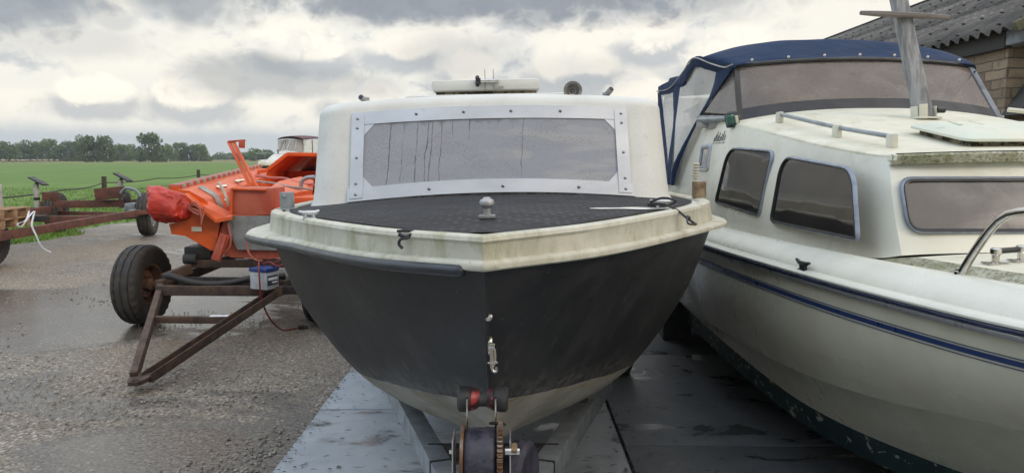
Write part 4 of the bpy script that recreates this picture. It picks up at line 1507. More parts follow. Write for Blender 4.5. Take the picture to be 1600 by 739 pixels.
# cabin sides
base_o = spline([(0, 2.895, 1.23), (.35, 2.897, 1.23), (.66, 2.902, 1.222), (.755, 2.912, 1.215), (.783, 2.94, 1.205), (.797, 3.02, 1.19), (.825, 3.25, 1.175), (.868, 3.6, 1.165), (.91, 4.1, 1.155), (.955, 4.8, 1.15), (.955, 5.6, 1.145), (.94, 8.3, 1.14)])
top_o = spline([(0, 3.085, 1.615), (.35, 3.088, 1.612), (.62, 3.095, 1.602), (.705, 3.105, 1.598), (.732, 3.135, 1.598), (.742, 3.20, 1.602), (.758, 3.38, 1.618), (.792, 3.7, 1.655), (.835, 4.15, 1.718), (.90, 4.8, 1.80), (.872, 5.5, 1.825), (.84, 6.1, 1.83), (.82, 8.3, 1.83)])
b = MB()
NC = 90
for sgn in (-1, 1):
    rows = []
    for i in range(NC + 1):
        u = i / NC
        a, t = base_o(u), top_o(u)
        rows.append([C(sgn * (a + (t - a) * f)[0] + sgn * .022 * math.sin(math.pi * f) * min(1, u * 3), (a + (t - a) * f)[1], (a + (t - a) * f)[2]) for f in [k / 10 for k in range(11)]])
    b.grid(rows)
P = [base_o(1), top_o(1)]
b.poly([C(-P[0][0], 8.3, P[0][2]), C(-P[1][0], 8.3, P[1][2]), C(P[1][0], 8.3, P[1][2]), C(P[0][0], 8.3, P[0][2])])
ccab = b.build('cabin', GRP2, cr, sharp=45)


def top_hb(d):
    if d <= 3.14: return .725
    return top_o(d_to_u(top_o, d))[0]


def top_z(d): return top_o(d_to_u(top_o, max(d, 3.1)))[2]


# roof over it, up to the windscreen and on to the cockpit
b = MB(); rows = []
def roof_z(x, d):
    hb = top_hb(d); f = min(abs(x) / hb, 1)
    cz = .012 + .085 * min(1, (d - 3.0) / 1.6)
    return top_z(d) + .016 + cz * (1 - f ** 2.4)
for i in range(50):
    d = 3.045 + (5.25 - 3.045) * i / 49
    hb = top_hb(d)
    row = []
    hx = hb * (.985 if i else .97)
    for k in range(-14, 15):
        row.append(C(hx * k / 14, d + .06 * (abs(k) / 14) ** 4 * max(0, 1 - i / 6), roof_z(hx * k / 14, d)))
    e0 = C(-hb - .001, d, top_z(d) - .012); e1 = C(hb + .001, d, top_z(d) - .012)
    m0 = C(-hb * .996 - .0, d, top_z(d) + .010); m1 = C(hb * .996, d, top_z(d) + .010)
    rows.append([e0, m0] + row + [m1, e1])
b.grid(rows)
b.build('cabin_roof', GRP2_DECK, ccab, sharp=35)
# drip edge under the front of the roof
b = MB(); rows = []
for k in range(-20, 21):
    x = .728 * k / 20; dd = .045 * (abs(k) / 20) ** 8
    z = roof_z(x * .98, 3.05)
    rows.append([C(x, 3.044 + dd, z - .004), C(x, 3.030 + dd, z - .012), C(x, 3.034 + dd, z - .046), C(x, 3.10 + dd, z - .052)])
b.grid(rows); b.build('drip_edge', MOULD, ccab, sharp=30)


def side_pt(d, z, out=0.0):
    """point on the starboard cabin side at depth d and height z"""
    lo, hi = .30, 1.0
    for _ in range(36):
        m = (lo + hi) / 2
        a, t = base_o(m), top_o(m)
        f = (z - a[2]) / (t[2] - a[2])
        y = a[1] + (t[1] - a[1]) * f
        if y < d: lo = m
        else: hi = m
    h = a[0] + (t[0] - a[0]) * f + .022 * math.sin(math.pi * max(0, min(1, f)))
    return C(-(h + out), d, z)


def rounded(poly, r, n=6):
    """round the corners of a 2D polygon"""
    out = []
    m = len(poly)
    for i in range(m):
        p0, p1, p2 = Vector(poly[i - 1]), Vector(poly[i]), Vector(poly[(i + 1) % m])
        rr_ = r[i] if isinstance(r, (list, tuple)) else r
        a = (p0 - p1).normalized(); c = (p2 - p1).normalized()
        q0, q1 = p1 + a * rr_, p1 + c * rr_
        for k in range(n + 1):
            t = k / n
            out.append(tuple(q0 * (1 - t) ** 2 + p1 * 2 * t * (1 - t) + q1 * t * t))
    return out


def inset(poly, t):
    m = len(poly); cx = sum(p[0] for p in poly) / m; cy = sum(p[1] for p in poly) / m
    res = []
    for i in range(m):
        a, c = Vector(poly[i - 1]), Vector(poly[(i + 1) % m])
        tn = (c - a).normalized(); nn = Vector((-tn.y, tn.x))
        if nn.dot(Vector((cx, cy)) - Vector(poly[i])) < 0: nn = -nn
        res.append(tuple(Vector(poly[i]) + nn * t))
    return res


def window_on(poly, fn, parent, glass, name='window', fw=.015, label=None, rim=BLACKPLASTIC, frame=WINFRAME):
    """frame, black gasket and pane on a curved side; fn(u, v, out)"""
    b = MB()
    rows = [[fn(u, v, o) for u, v in inset(poly, i)] for i, o in ((0, -.002), (.002, .010), (fw * .5, .014), (fw - .003, .010), (fw, .004))]
    b.grid(rows, closed=True)
    fr = b.build(name, frame, parent, sharp=60)
    if label: fr['label'] = label
    b = MB()
    rows = [[fn(u, v, o) for u, v in inset(poly, i)] for i, o in ((fw * .66, .012), (fw * .72, .0165), (fw * 1.1, .015), (fw * 1.25, .004))]
    b.grid(rows, closed=True); b.build('gasket', rim, fr, sharp=60)
    b = MB()
    ip = inset(poly, fw)
    c = (sum(p[0] for p in ip) / len(ip), sum(p[1] for p in ip) / len(ip))
    rows = [[fn(c[0] + (u - c[0]) * s, c[1] + (v - c[1]) * s, .005) for u, v in ip] for s in (1, .66, .33, .02)]
    b.grid(rows, closed=True); b.poly(rows[-1])
    b.build('pane', glass, fr, sharp=0)
    return fr


# pixel quads on the photograph gave (depth, height) corners for the two side windows
W1 = rounded([(2.945, 1.262), (3.97, 1.25), (3.92, 1.612), (3.07, 1.558)], [.05, .05, .10, .12])
window_on(W1, side_pt, ccab, GLASS_DARK)
W2 = rounded([(4.12, 1.265), (4.86, 1.30), (4.70, 1.665), (4.08, 1.640)], [.06, .05, .10, .08])
window_on(W2, side_pt, ccab, GLASS_DARK)
W3 = rounded([(5.12, 1.505), (5.42, 1.50), (5.46, 1.695), (5.14, 1.70)], .035)
window_on(W3, side_pt, ccab, GLASS_DARK, 'porthole', fw=.032, rim=WINFRAME, frame=ALU)


def front_pt(u, v, out=0.0):
    a0, t0 = 1.225, 1.608
    f = (v - a0) / (t0 - a0)
    y = 2.899 + .192 * f + .009 * max(0, (abs(u) - .45) / .3) ** 2
    return C(u, y - out - .022 * math.sin(math.pi * max(0, min(1, f))) * .3 - .004, v)


W4 = rounded([(-.728, 1.300), (.728, 1.300), (.705, 1.525), (-.718, 1.522)], [.07, .07, .06, .06])
window_on(W4, front_pt, ccab, GLASS_FRONT, fw=.016)

# windscreen: base and top edge
def ws_base(x): return C(x, 4.80 - .10 * (1 - (x / .84) ** 2), roof_z(x * .95, 4.72) + .006 - .03)
def ws_top(x): return C(x, 5.10 - .08 * (1 - (x / .80) ** 2), 2.205 + .035 * (1 - (x / .8) ** 2))
WB, WT = .835, .785
def ws(u, f, o=0.0):
    p = ws_base(u * WB) * (1 - f) + ws_top(u * WT) * f
    return p + Vector((0, -o, o * .5))


b = MB(); b.grid([[ws(-1 + 2 * k / 24, .20 + .80 * j / 6) for k in range(25)] for j in range(7)]); wsg = b.build('windscreen', GLASS_SCREEN, cr, recalc=False)
b = MB(); b.grid([[ws(-1 + 2 * k / 24, f, o) for k in range(25)] for f, o in ((-.02, -.004), (-.02, .006), (.24, .006), (.24, -.004))]); b.build('lower_frame', DARKGREY if 'DARKGREY' in globals() else BLACKPLASTIC, wsg, sharp=50)
b = MB(); b.tube([ws(-1.005 + 2.01 * k / 24, 1.0, .004) for k in range(25)], .016, 8); b.build('top_frame', BLACKPLASTIC, wsg)
for sx in (-1, 1):
    b = MB(); b.bar(ws(sx, -.03, .0), ws(sx, 1.01, .0), .034, .026, up=(0, -1, 0), bev=.006); b.build('screen_post', FASCIA if sx > 0 else BLACKPLASTIC, wsg)
    b = MB()
    p0, p1 = ws(sx, 0, 0), ws(sx, .97, 0)
    rear = C(sx * .905, 5.42, 1.90)
    b.poly([p0 + Vector((sx * .01, .03, .06)), p1 + Vector((sx * .01, .03, -.01)), rear + Vector((0, .0, .02))])
    b.build('side_screen', GLASS_SIDE, wsg, recalc=False)
    b = MB(); b.bar(p0 + Vector((sx * .01, .02, .01)), rear + Vector((sx * .02, .10, -.04)), .03, .09, bev=.008); b.build('side_sill', ALU_DULL, wsg)
# studs
rv2 = None
for k in range(7):
    u = -.88 + 1.76 * k / 6
    c = ws(u, 1.0, .02) + Vector((0, 0, .02))
    if rv2 is None:
        b = MB(); b.ball((0, 0, 0), .0095, 8); rv2 = b.build('canopy_stud', CREAMPLASTIC, wsg)
        for vv in rv2.data.vertices: vv.co = vv.co + root_loc(wsg)
        rv2.location = c - root_loc(wsg)
    else:
        o = rv2.copy(); COL.objects.link(o); o.location = c - root_loc(wsg)

# cockpit coaming behind the windscreen
b = MB()
for sgn in (-1, 1):
    rows = []
    for i in range(14):
        d = 5.2 + (8.3 - 5.2) * i / 13
        t = top_o(d_to_u(top_o, d))
        rows.append([C(sgn * (t[0] + .004), d, t[2] - .02), C(sgn * t[0], d, t[2] + .01), C(sgn * (t[0] - .03), d, t[2] + .035), C(sgn * (t[0] - .20), d, t[2] + .035), C(sgn * (t[0] - .21), d, t[2] - .5)])
    b.grid(rows)
b.build('cockpit_coaming', GRP2, cr, sharp=40)
b = MB(); b.box(C(0, 6.8, 1.2), (1.6, 3.0, .04)); b.build('cockpit_floor', GRP2_DECK, cr)
# helm seats, seen dimly through the bronze screen
for sx in (-1, 1):
    b = MB(); b.box(C(sx * .42, 6.1, 1.95), (.5, .12, .5), bev=.05); b.box(C(sx * .42, 5.85, 1.68), (.5, .5, .12), bev=.04); b.box(C(sx * .42, 5.85, 1.42), (.3, .3, .44), bev=.02)
    b.build('helm_seat', GREYPAD, cr)

# blue canopy: top sheet over three hoops, side curtains with clear panels
def hoop(t, f):
    """t 0..1 front to back, f -1..1 across; returns a point of the canopy top"""
    d = 5.06 + 1.95 * t
    w = lin([(0, .80), (.14, .86), (.27, .91), (.55, .93), (.8, .92), (1, .88)], t)
    ze = lin([(0, 2.21), (.08, 2.265), (.17, 2.315), (.27, 2.33), (.45, 2.26), (.56, 2.225), (.66, 2.265), (.80, 2.285), (.92, 2.24), (1, 2.14)], t)
    zc = lin([(0, .035), (.12, .085), (.25, .115), (.45, .11), (.60, .10), (1, .05)], t)
    sag = -.012 * math.sin(t * 22) * (1 - abs(f))
    a = abs(f)
    z = ze + zc * (1 - a ** 2.6) + sag
    x = w * (f if a < .9 else math.copysign(.9 + (a - .9) * .9, f))
    return C(x, d, z + .006 * mnoise.noise(Vector((f * 4, t * 9, 1))))


b = MB()
rows = []
for i in range(37):
    t = i / 36
    row = [hoop(t, -1 + 2 * k / 32) for k in range(33)]
    e0, e1 = row[0], row[-1]
    sk = lin([(0, .03), (.2, .05), (.45, .10), (.6, .05), (.8, .10), (1, .12)], t)
    rows.append([e0 + Vector((-.012, 0, -sk)), e0 + Vector((-.012, 0, -sk * .5))] + row + [e1 + Vector((.012, 0, -sk * .5)), e1 + Vector((.012, 0, -sk))])
b.grid(rows)
can = b.build('canopy', CANVAS, cr, sharp=50, solid=.006)
def curtain(t0, t1, name, poly, sx, mat_, out=.0, thick=0.0):
    b = MB(); b.poly([cpt(sx, d, f, out) for d, f in poly]); return b.build(name, mat_, can, recalc=False)


def cpt(sx, d, f, out=0.0):
    """curtain point: f=0 at the coaming, 1 at the canopy edge"""
    t = (d - 5.06) / 1.95
    top = hoop(max(0, min(1, t)), sx * 1.0) + Vector((-sx * .0, 0, -.03))
    lowd = max(d, 5.5)
    lz = lin([(5.4, 1.80), (6.1, 1.42), (8.4, 1.30)], d)
    lowp = C(sx * (1.0 + .02), d, lz)
    bul = .03 * math.sin(math.pi * f) + .010 * mnoise.noise(Vector((d * 3, f * 3, sx * 5)))
    p = lowp * (1 - f) + top * f
    return p + Vector((sx * (bul + out), 0, 0))


def panel_grid(sx, quad, name, m, out, n=10, parent=None):
    """quad of (d, f) corners: a(low front) b(low back) c(top back) d(top front)"""
    a, c1, c2, e = [Vector(q) for q in quad]
    b = MB(); rows = []
    for i in range(n + 1):
        rr_ = []
        for j in range(n + 1):
            p = (a * (1 - j / n) + c1 * (j / n)) * (1 - i / n) + (e * (1 - j / n) + c2 * (j / n)) * (i / n)
            rr_.append(cpt(sx, p.x, p.y, out))
        rows.append(rr_)
    b.grid(rows)
    return b.build(name, m, parent or can, recalc=False)




def cp3(sx, px, py, d):
    """curtain corner on the starboard side (mirrored to port)"""
    p = at(px, py, d * .985)
    return p if sx < 0 else Vector((2 * CX - p.x - .05, p.y, p.z - .03))


def edge_strip(sx, L, Rr, name, m, n=12, out=.004):
    fl, fr = spline([cp3(sx, *q) for q in L]), spline([cp3(sx, *q) for q in Rr])
    b = MB()
    rows = []
    for i in range(n + 1):
        a, c = fl(i / n), fr(i / n)
        rows.append([a.lerp(c, k / 4) + Vector((sx * (out + .012 * math.sin(math.pi * k / 4)), 0, 0)) + Vector((.004 * mnoise.noise(Vector((i * .7, k, sx))), 0, 0)) for k in range(5)])
    b.grid(rows)
    return b.build(name, m, can, recalc=False)


def clear_pane(sx, poly):
    P = [cp3(sx, *q) for q in poly]
    c = sum(P, Vector((0, 0, 0))) / len(P)
    b = MB()
    rows = [[c.lerp(p, s) + Vector((.016 * mnoise.noise(Vector((p.y * 2, p.z * 5, s * 3))), 0, 0)) for p in P] for s in (1, .8, .6, .4, .2, .02)]
    b.grid(rows, closed=True)
    return b.build('clear_panel', VINYL, can, recalc=False)


for sx in (-1, 1):
    edge_strip(sx, [(1120, 112, 5.42), (1112, 146, 5.52), (1081, 204, 5.8), (1051, 262, 6.1), (1049, 289, 6.14)],
               [(1147, 103, 5.08), (1131, 128, 5.25), (1098, 178, 5.6), (1063, 254, 6.0), (1054, 290, 6.1)], 'side_curtain', CANVAS)
    if sx < 0: edge_strip(sx, [(1066, 116, 6.2), (1074, 104, 5.95), (1089, 88, 5.62), (1115, 94, 5.35), (1144, 101, 5.08)],
               [(1064, 136, 6.2), (1072, 126, 5.95), (1087, 105, 5.7), (1104, 109, 5.55), (1122, 114, 5.4)], 'side_curtain', CANVAS, 14)
    edge_strip(sx, [(1052, 140, 6.42), (1053, 193, 6.40), (1045, 250, 6.38), (1040, 288, 6.38)], [(1065, 130, 6.2), (1057, 190, 6.17), (1051, 255, 6.14), (1048, 289, 6.16)], 'side_curtain', CANVAS)
    edge_strip(sx, [(1029, 136, 6.96), (1040, 130, 6.7), (1066, 118, 6.25)], [(1034, 153, 6.85), (1044, 148, 6.6), (1056, 145, 6.38)], 'side_curtain', CANVAS, 8)
    edge_strip(sx, [(1028, 142, 6.98), (1030, 190, 6.95), (1033, 240, 6.8), (1036, 288, 6.6)], [(1036, 150, 6.82), (1038, 185, 6.8), (1044, 246, 6.42), (1042, 288, 6.4)], 'side_curtain', CANVAS)
    clear_pane(sx, [(1087, 103, 5.72), (1121, 113, 5.42), (1113, 145, 5.52), (1082, 204, 5.8), (1051, 264, 6.1), (1056, 190, 6.17), (1063, 134, 6.2)])
    clear_pane(sx, [(1034, 149, 6.82), (1054, 144, 6.4), (1054, 193, 6.38), (1044, 250, 6.40), (1036, 178, 6.8)])
    if sx > 0: continue
    # pale piping along the hem of the sheet
    f_ = spline([cp3(sx, *q) for q in [(1030, 143, 6.98), (1050, 138, 6.5), (1072, 112, 6.0), (1088, 91, 5.62), (1116, 100, 5.32), (1141, 106, 5.08), (1150, 101, 5.05)]])
    b = MB(); b.tube([f_(k / 30) + Vector((sx * .022, 0, 0)) for k in range(31)], .005, 6); b.build('hem_piping', GREYPAD, can)
b = MB(); rows = []
for i in range(9):
    f = i / 8
    rows.append([cpt(-1, 6.6 + .36 * f, f) * (1 - k / 12) + cpt(1, 6.6 + .36 * f, f) * (k / 12) for k in range(13)])
b.grid(rows); b.build('aft_curtain', VINYL, can, recalc=False)

# starboard navigation lamp on its grab bar
p = C(-.975, 5.02, 1.80)
pa, pb = C(-.965, 5.35, 1.865), C(-.885, 4.86, 1.850)
b = MB(); b.tube([pa, pb], .016, 10)
for q in (pa.lerp(pb, .1), pa.lerp(pb, .92)): b.tube([q, q + Vector((.05, 0, -.05))], .014, 8)
b.build('grab_bar', GALV, cr)
p = C(-.905, 4.74, 1.835)
b = MB(); b.box(p, (.06, .075, .095), bev=.010, rot=(0, -.25, .3)); nl = b.build('navigation_lamp', LAMPBODY, cr)
b = MB(); b.box(p + Vector((-.016, -.022, .0)), (.045, .048, .062), bev=.012, rot=(0, -.25, .3)); b.build('lens', GREENLENS, nl)
b = MB(); b.box(p + Vector((.016, -.034, -.0)), (.020, .022, .050), bev=.004, rot=(0, -.25, .3)); b.build('lamp_clip', CREAMPLASTIC, nl)
# remains of stick-on lettering below the lamp: a few upright strokes over an underline
b = MB()
for k in range(9):
    d = 5.10 - .032 * k
    z0 = 1.705; z1 = z0 + .030 + .034 * ((k * 7) % 5) / 4
    a, c = side_pt(d + .012, z0, .003), side_pt(d - .006, z1, .003)
    b.tube([a, c], .0022, 5)
for k in range(4):
    b.tube([side_pt(5.13 - .08 * k, 1.695, .003), side_pt(5.08 - .08 * k, 1.695, .003)], .0022, 5)
b.build('worn_lettering', LABELDARK, cr)
# grab rail on the roof edge
b = MB()
ra = [C(-.60, 3.34, roof_z(-.60, 3.34) + .048), C(-.66, 3.8, roof_z(-.66, 3.8) + .048), C(-.72, 4.42, roof_z(-.72, 4.42) + .048)]
b.curve(ra, .011, 10, 20)
gr_ = b.build('grab_rail', GALV, cr)
for q, fx in ((ra[0], 1), (ra[0].lerp(ra[1], .95), 0), (ra[2], 1)):
    zz = roof_z(q.x - CX, q.y)
    b = MB(); b.box((q.x, q.y, (zz + q.z) / 2 + .004), (.030, .060, q.z - zz + .018), bev=.008); b.build('rail_foot', CREAMPLASTIC, gr_)
# mint coloured fore hatch on the roof
hx0, hd0, hd1 = 0.0, 3.28, 3.86
b = MB()
def hz(x, d, h): return C(x, d, roof_z(0, d) - .012 + h)
sl = lambda d: roof_z(0, d)
b.grid([[hz(x, d, h) for x, d in [(-.295, 3.27), (.295, 3.27), (.295, 3.68), (-.295, 3.68)]] for h in (-.05, .036)], closed=True)
b.build('hatch_seal', FOAM, cr)
b = MB()
o1 = rounded([(-.335, 3.225), (.335, 3.225), (.335, 3.72), (-.335, 3.72)], .05)
o2 = inset(o1, .012); o3 = inset(o1, .07)
def shr(o, k): return [(x * (1 - k / .335), 3.4725 + (y - 3.4725) * (1 - k / .2475)) for x, y in o]
b.grid([[hz(x, y, h) for x, y in o] for o, h in ((shr(o1, .02), .032), (o1, .035), (o1, .046), (shr(o1, .012), .054), (shr(o1, .07), .074), (shr(o1, .12), .080), (shr(o1, .17), .0815), (shr(o1, .22), .082))], closed=True)
b.poly([hz(x, y, .082) for x, y in shr(o1, .22)], smooth=True)
fh = b.build('fore_hatch', HATCH, cr, sharp=30)
for k in range(2):
    b = MB(); b.bar(hz(-.20 + .10 * k, 3.60, .080), hz(-.225 + .10 * k, 3.46, .080), .018, .010, bev=.004); b.build('hatch_rib', GRP2_DECK, fh)
# hinge arm on the far side of the hatch
b = MB(); b.tube([C(.34, 4.0, roof_z(.34, 4.0) + .08), C(.72, 3.9, roof_z(.70, 3.9) + .085)], .012, 8); b.build('stay', CREAMPLASTIC, fh)

# weathered mast with varnished crossbar, raked aft
mb0 = C(.0, 4.18, roof_z(0, 4.18) - .01); mb1 = C(-.20, 4.42, 3.02)
b = MB()
rows = []
dirm = (mb1 - mb0).normalized()
side = Vector((1, 0, 0)) - dirm * dirm.x; side.normalize(); fw_ = dirm.cross(side)
for i in range(15):
    f = .012 + .988 * i / 14
    c = mb0.lerp(mb1, f); w = .046 - .008 * f + .0015 * math.sin(i * 2.3); t = .030
    rows.append([c + side * a * w + fw_ * e * t for a, e in ((-1, -.7), (-.8, -1), (.8, -1), (1, -.7), (1, .7), (.8, 1), (-.8, 1), (-1, .7))])
b.grid(rows, closed=True); b.poly(rows[0]); b.poly(rows[-1])
ms = b.build('mast', WOOD, cr, sharp=30)
b = MB()
c = mb0.lerp(mb1, .60)
c = mb0.lerp(mb1, (2.385 - mb0.z) / (mb1.z - mb0.z)) + Vector((-.01, -.045, 0))
rows = []
for k in range(13):
    f = -1 + k / 6
    w = .030 * (1 - .45 * abs(f) ** 2); hh = .014 * (1 - .3 * abs(f) ** 3)
    x = .245 * f
    rows.append([c + Vector((x, a * w, e * hh - x * .05)) for a, e in ((-1, -.6), (-.6, -1), (.6, -1), (1, -.6), (1, .6), (.6, 1), (-.6, 1), (-1, .6))])
b.grid(rows, closed=True); b.poly(rows[0]); b.poly(rows[-1])
b.build('crossbar', TEAK, ms, sharp=30)
b = MB()
for sx in (-1, 1): b.box(mb0 + Vector((sx * .052 - .004, .004, .035)), (.008, .07, .085), rot=(0, -.12, 0), bev=.003)
b.box(mb0 + Vector((0, -.004, .014)), (.13, .11, .012), bev=.004)
b.box(mb0 + Vector((-.03, -.038, .045)), (.045, .010, .085), rot=(.1, -.1, 0), bev=.003)
b.build('mast_shoe', CREAMPLASTIC, cr)
b = MB(); b.tube([mb0 + Vector((.05, -.03, .055)), mb0 + Vector((.09, -.03, .055))], .016, 10); b.build('shoe_bolt', BLACKPLASTIC, ms)

# bow rail, stainless
u = d_to_u(cS, 2.36)
b = MB()
def mo(d, inw=.11, dz=.10):
    s = cS(d_to_u(cS, d)); return C(-(s[0] - inw), d, s[2] + dz)
b.curve([mo(2.40, .125, .085), mo(2.36, .128, .15), mo(2.28, .13, .25), mo(2.235, .135, .292), mo(2.17, .14, .308), mo(1.9, .15, .322), mo(1.4, .15, .335), mo(.9, .14, .34), C(-.30, .45, 1.62), C(0, .2, 1.63),
         C(.30, .45, 1.62)], .0135, 12, 70)
rl = b.build('bow_rail', CHROME, cr)
b = MB(); q = mo(2.40, .125, .078); b.lathe([(.026, 0), (.026, .006), (.017, .010), (.017, .03), (.0145, .032)], q, (0, -.12, 1), 16); b.build('rail_base', CHROME, rl)
# black cleat on the gunwale
s = cS(d_to_u(cS, 3.19))
p = C(-(s[0] + .002), 3.19, s[2] + .008)
b = MB()
ax = Vector((.07, -1, .02)).normalized()
b.box(p + Vector((0, 0, .004)), (.03, .075, .012), bev=.004)
for f in (-.018, .018): b.tube([p + ax * f, p + ax * f * .9 + Vector((-.004, 0, .035))], .009, 8)
c0 = p + Vector((-.004, 0, .036))
b.tube([c0 - ax * .062 + Vector((0, 0, .012)), c0 - ax * .03, c0 + ax * .03, c0 + ax * .062 + Vector((0, 0, .007))], [.006, .010, .010, .006], 8)
b.build('cleat', BLACKPLASTIC, cr)
# two-post chrome handle with black grip on the foredeck
u = d_to_u(cS, 2.52); s = cS(u)
hf = s[0] - .10 - .062 - .085
def fdz(x): return s[2] + .098 - .030 + .044 + .025 * (1 - (x / hf) ** 2)
xs = (-.64, -.535)
for x in xs:
    b = MB()
    b.lathe([(.020, 0), (.020, .004), (.011, .008), (.012, .030), (.018, .036), (.018, .052), (.012, .056), (0, .057)], C(x, 2.52 + .25 * (x + .64), fdz(x)), n=14)
    b.box(C(x, 2.52 + .25 * (x + .64), fdz(x) + .003), (.07, .05, .006), bev=.002)
    b.build('handle_post', CHROME, cr)
b = MB(); b.tube([C(-.655, 2.516, fdz(-.64) + .044), C(-.48, 2.56, fdz(-.53) + .044)], .010, 10); b.build('handle_grip', BLACKPLASTIC, cr)

# timber cradle and blocks under the cruiser
def block(x, y, z0, sx_, sy_, sz_, label):
    b = MB(); b.box((x, y, z0 + sz_ / 2), (sx_, sy_, sz_), bev=.008, rot=(0, 0, random.uniform(-.06, .06)))
    o = b.build('timber_block', DARKTIMBER, loc=(x, y, z0)); tag(o, label, 'block', 'timber blocks under the cruiser'); return o
block(CX - .86, 6.45, .035, .24, .34, .36, 'dark timber block propping the side of the cream cruiser')
block(CX - .0, 3.6, .035, .7, .22, .08, 'low dark timber bearer under the forward keel of the cream cruiser')
block(CX - .0, 6.9, .035, .9, .22, .075, 'low dark timber bearer under the aft keel of the cream cruiser')
# ------------------------------------------------------------------ wheels


def add_wheel(parent, c, r, w, axis=(1, 0, 0), rimr=.52, rim=RUST, hub_out=.06, name='wheel', side=1):
    """rim disc with hub; the tyre is its sub-part. side: where the dished face looks along axis"""
    ax = Vector(axis).normalized() * side
    R0 = r * rimr
    b = MB()
    b.lathe([(0, w * .05), (R0 * .30, w * .05), (R0 * .34, w * .12), (R0 * .62, w * .16), (R0 * .74, w * .02), (R0 * .90, -.02 * w), (R0 * .93, w * .36), (R0 * 1.04, w * .40), (R0 * 1.04, -w * .40), (R0 * .93, -w * .36), (R0 * .90, -.05 * w), (0, -.05 * w)], c, ax, 36)
    b.lathe([(R0 * .30, w * .05), (R0 * .30, w * .05 + hub_out), (R0 * .24, w * .05 + hub_out + .015), (R0 * .15, w * .05 + hub_out + .02), (R0 * .15, w * .05 + hub_out * 1.7), (0, w * .05 + hub_out * 1.75)], c, ax, 20)
    u = ax.orthogonal().normalized(); v = ax.cross(u)
    for k in range(6):
        a = k * math.pi / 3
        b.ball(Vector(c) + ax * (w * .17) + (u * math.cos(a) + v * math.sin(a)) * R0 * .48, .016, 8)
    wo = b.build(name, rim, parent, sharp=35)
    b = MB()
    n = 120
    def tread(j, k):
        if j in (4, 5, 16, 17): return 1.0 if (k % 4) < 2 else .968
        if j in (8, 9, 12, 13): return 1.0 if ((k + 1) % 6) < 4 else .985
        return 1.0
    prof = [(R0 * 1.02, w * .38), (R0 * 1.08, w * .46), (r * .72, w * .52), (r * .86, w * .52), (r * .935, w * .485), (r * .968, w * .43), (r * .992, w * .34), (r * .965, w * .31), (r * .965, w * .27), (r * .997, w * .25), (r * .999, w * .06), (r * .968, w * .035), (r * .968, -w * .035), (r * .999, -w * .06), (r * .997, -w * .25), (r * .965, -w * .27), (r * .965, -w * .31), (r * .992, -w * .34), (r * .968, -w * .43),
            (r * .935, -w * .485), (r * .86, -w * .52), (r * .72, -w * .52), (R0 * 1.08, -w * .46), (R0 * 1.02, -w * .38)]
    b.lathe(prof, c, ax, n, mod=tread)
    for h in (-.22, 0, .22):      # groove lines as thin dark rings are cut by small steps
        pass
    b.build('tyre', TYRE, wo, sharp=30)
    return wo


# ------------------------------------------------------------------ rusty drawbar trailer under the orange boat
ot = empty('drawbar_trailer', (-2.62, 7.0, 0), 'rusty two wheeled trailer with V drawbar under the orange boat', 'trailer')
zf = .44
add_wheel(ot, (-3.57, 7.12, .38), .385, .23, (1, -.06, 0), .52, RUSTHUB, .07, side=1)
add_wheel(ot, (-1.86, 7.2, .38), .385, .23, (1, 0, 0), .50, RUST, .05, side=-1)
tip = Vector((-2.57, 4.98, .075))
for i, (ex, ey) in enumerate(((-3.17, 6.65), (-2.06, 6.62))):
    e = Vector((ex, ey, zf))
    d = (e - tip).normalized(); sd = d.cross(Vector((0, 0, 1))).normalized(); upv = sd.cross(d)
    b = MB()
    s0 = tip + (e - tip) * .03 + sd * (.03 if i else -.03)
    if i == 0:
        b.bar(s0, e, .050, .085, up=upv, bev=.004)
    else:                                          # channel section, open side up
        b.bar(s0 - upv * .030, e - upv * .030, .085, .009, up=upv, bev=.002)
        for q in (-.038, .038): b.bar(s0 + sd * q, e + sd * q, .009, .068, up=upv, bev=.002)
    b.build('drawbar_beam', RUST, ot)
b = MB()
b.prism([(-.075, .10), (-.055, -.03), (-.03, -.065), (.03, -.065), (.055, -.03), (.085, .10)], lambda u, v, w: Vector((tip.x + u, tip.y + v, tip.z - .016 + w + (v + .065) * .1)), .028)
hp_ = b.build('hitch_plate', RUST, ot)
b = MB(); b.lathe([(.019, 0), (.024, .001), (.024, .003), (.019, .003), (.017, -.02)], tip + Vector((0, -.03, .0165)), n=18); b.lathe([(.0, 0), (.0175, 0.0)], tip + Vector((0, -.03, .0158)), n=18); b.build('hitch_eye', BLACKPLASTIC, hp_)
def beam(a, c, w, h, m=RUST, name='cross_beam', up=(0, 0, 1)):
    b = MB(); b.bar(a, c, w, h, up=up, bev=.004); return b.build(name, m, ot)
beam((-3.14, 6.50, .432), (-2.02, 6.46, .432), .06, .085)
y2 = 5.98
beam((-2.93, y2, .285), (-2.33, y2 - .02, .285), .05, .055)
beam((-3.17, 6.62, .45), (-3.17, 10.6, .50), .07, .10, name='side_rail')
beam((-2.06, 6.60, .45), (-2.06, 10.6, .50), .07, .10, name='side_rail')
beam((-3.05, 7.02, .60), (-1.95, 7.02, .60), .08, .075)
beam((-3.08, 6.82, .47), (-1.95, 6.88, .45), .05, .06, BLACKSTEEL)
beam((-3.50, 7.14, .385), (-1.86, 7.2, .385), .07, .07, name='axle')
beam((-3.17, 6.70, .50), (-3.03, 6.95, .56), .06, .09, name='gusset')
beam((-3.1, 10.4, .55), (-2.1, 10.4, .55), .08, .07)
beam((-2.05, 6.58, .42), (-1.72, 6.70, .40), .07, .07, BLACKSTEEL, 'stub_beam')
b = MB()
b.curve([(-3.07, 6.56, .555), (-2.98, 6.54, .54), (-2.86, 6.52, .505), (-2.70, 6.52, .485), (-2.52, 6.54, .49), (-2.38, 6.58, .515), (-2.28, 6.62, .53), (-2.05, 6.66, .535)], .030, 12, 40)
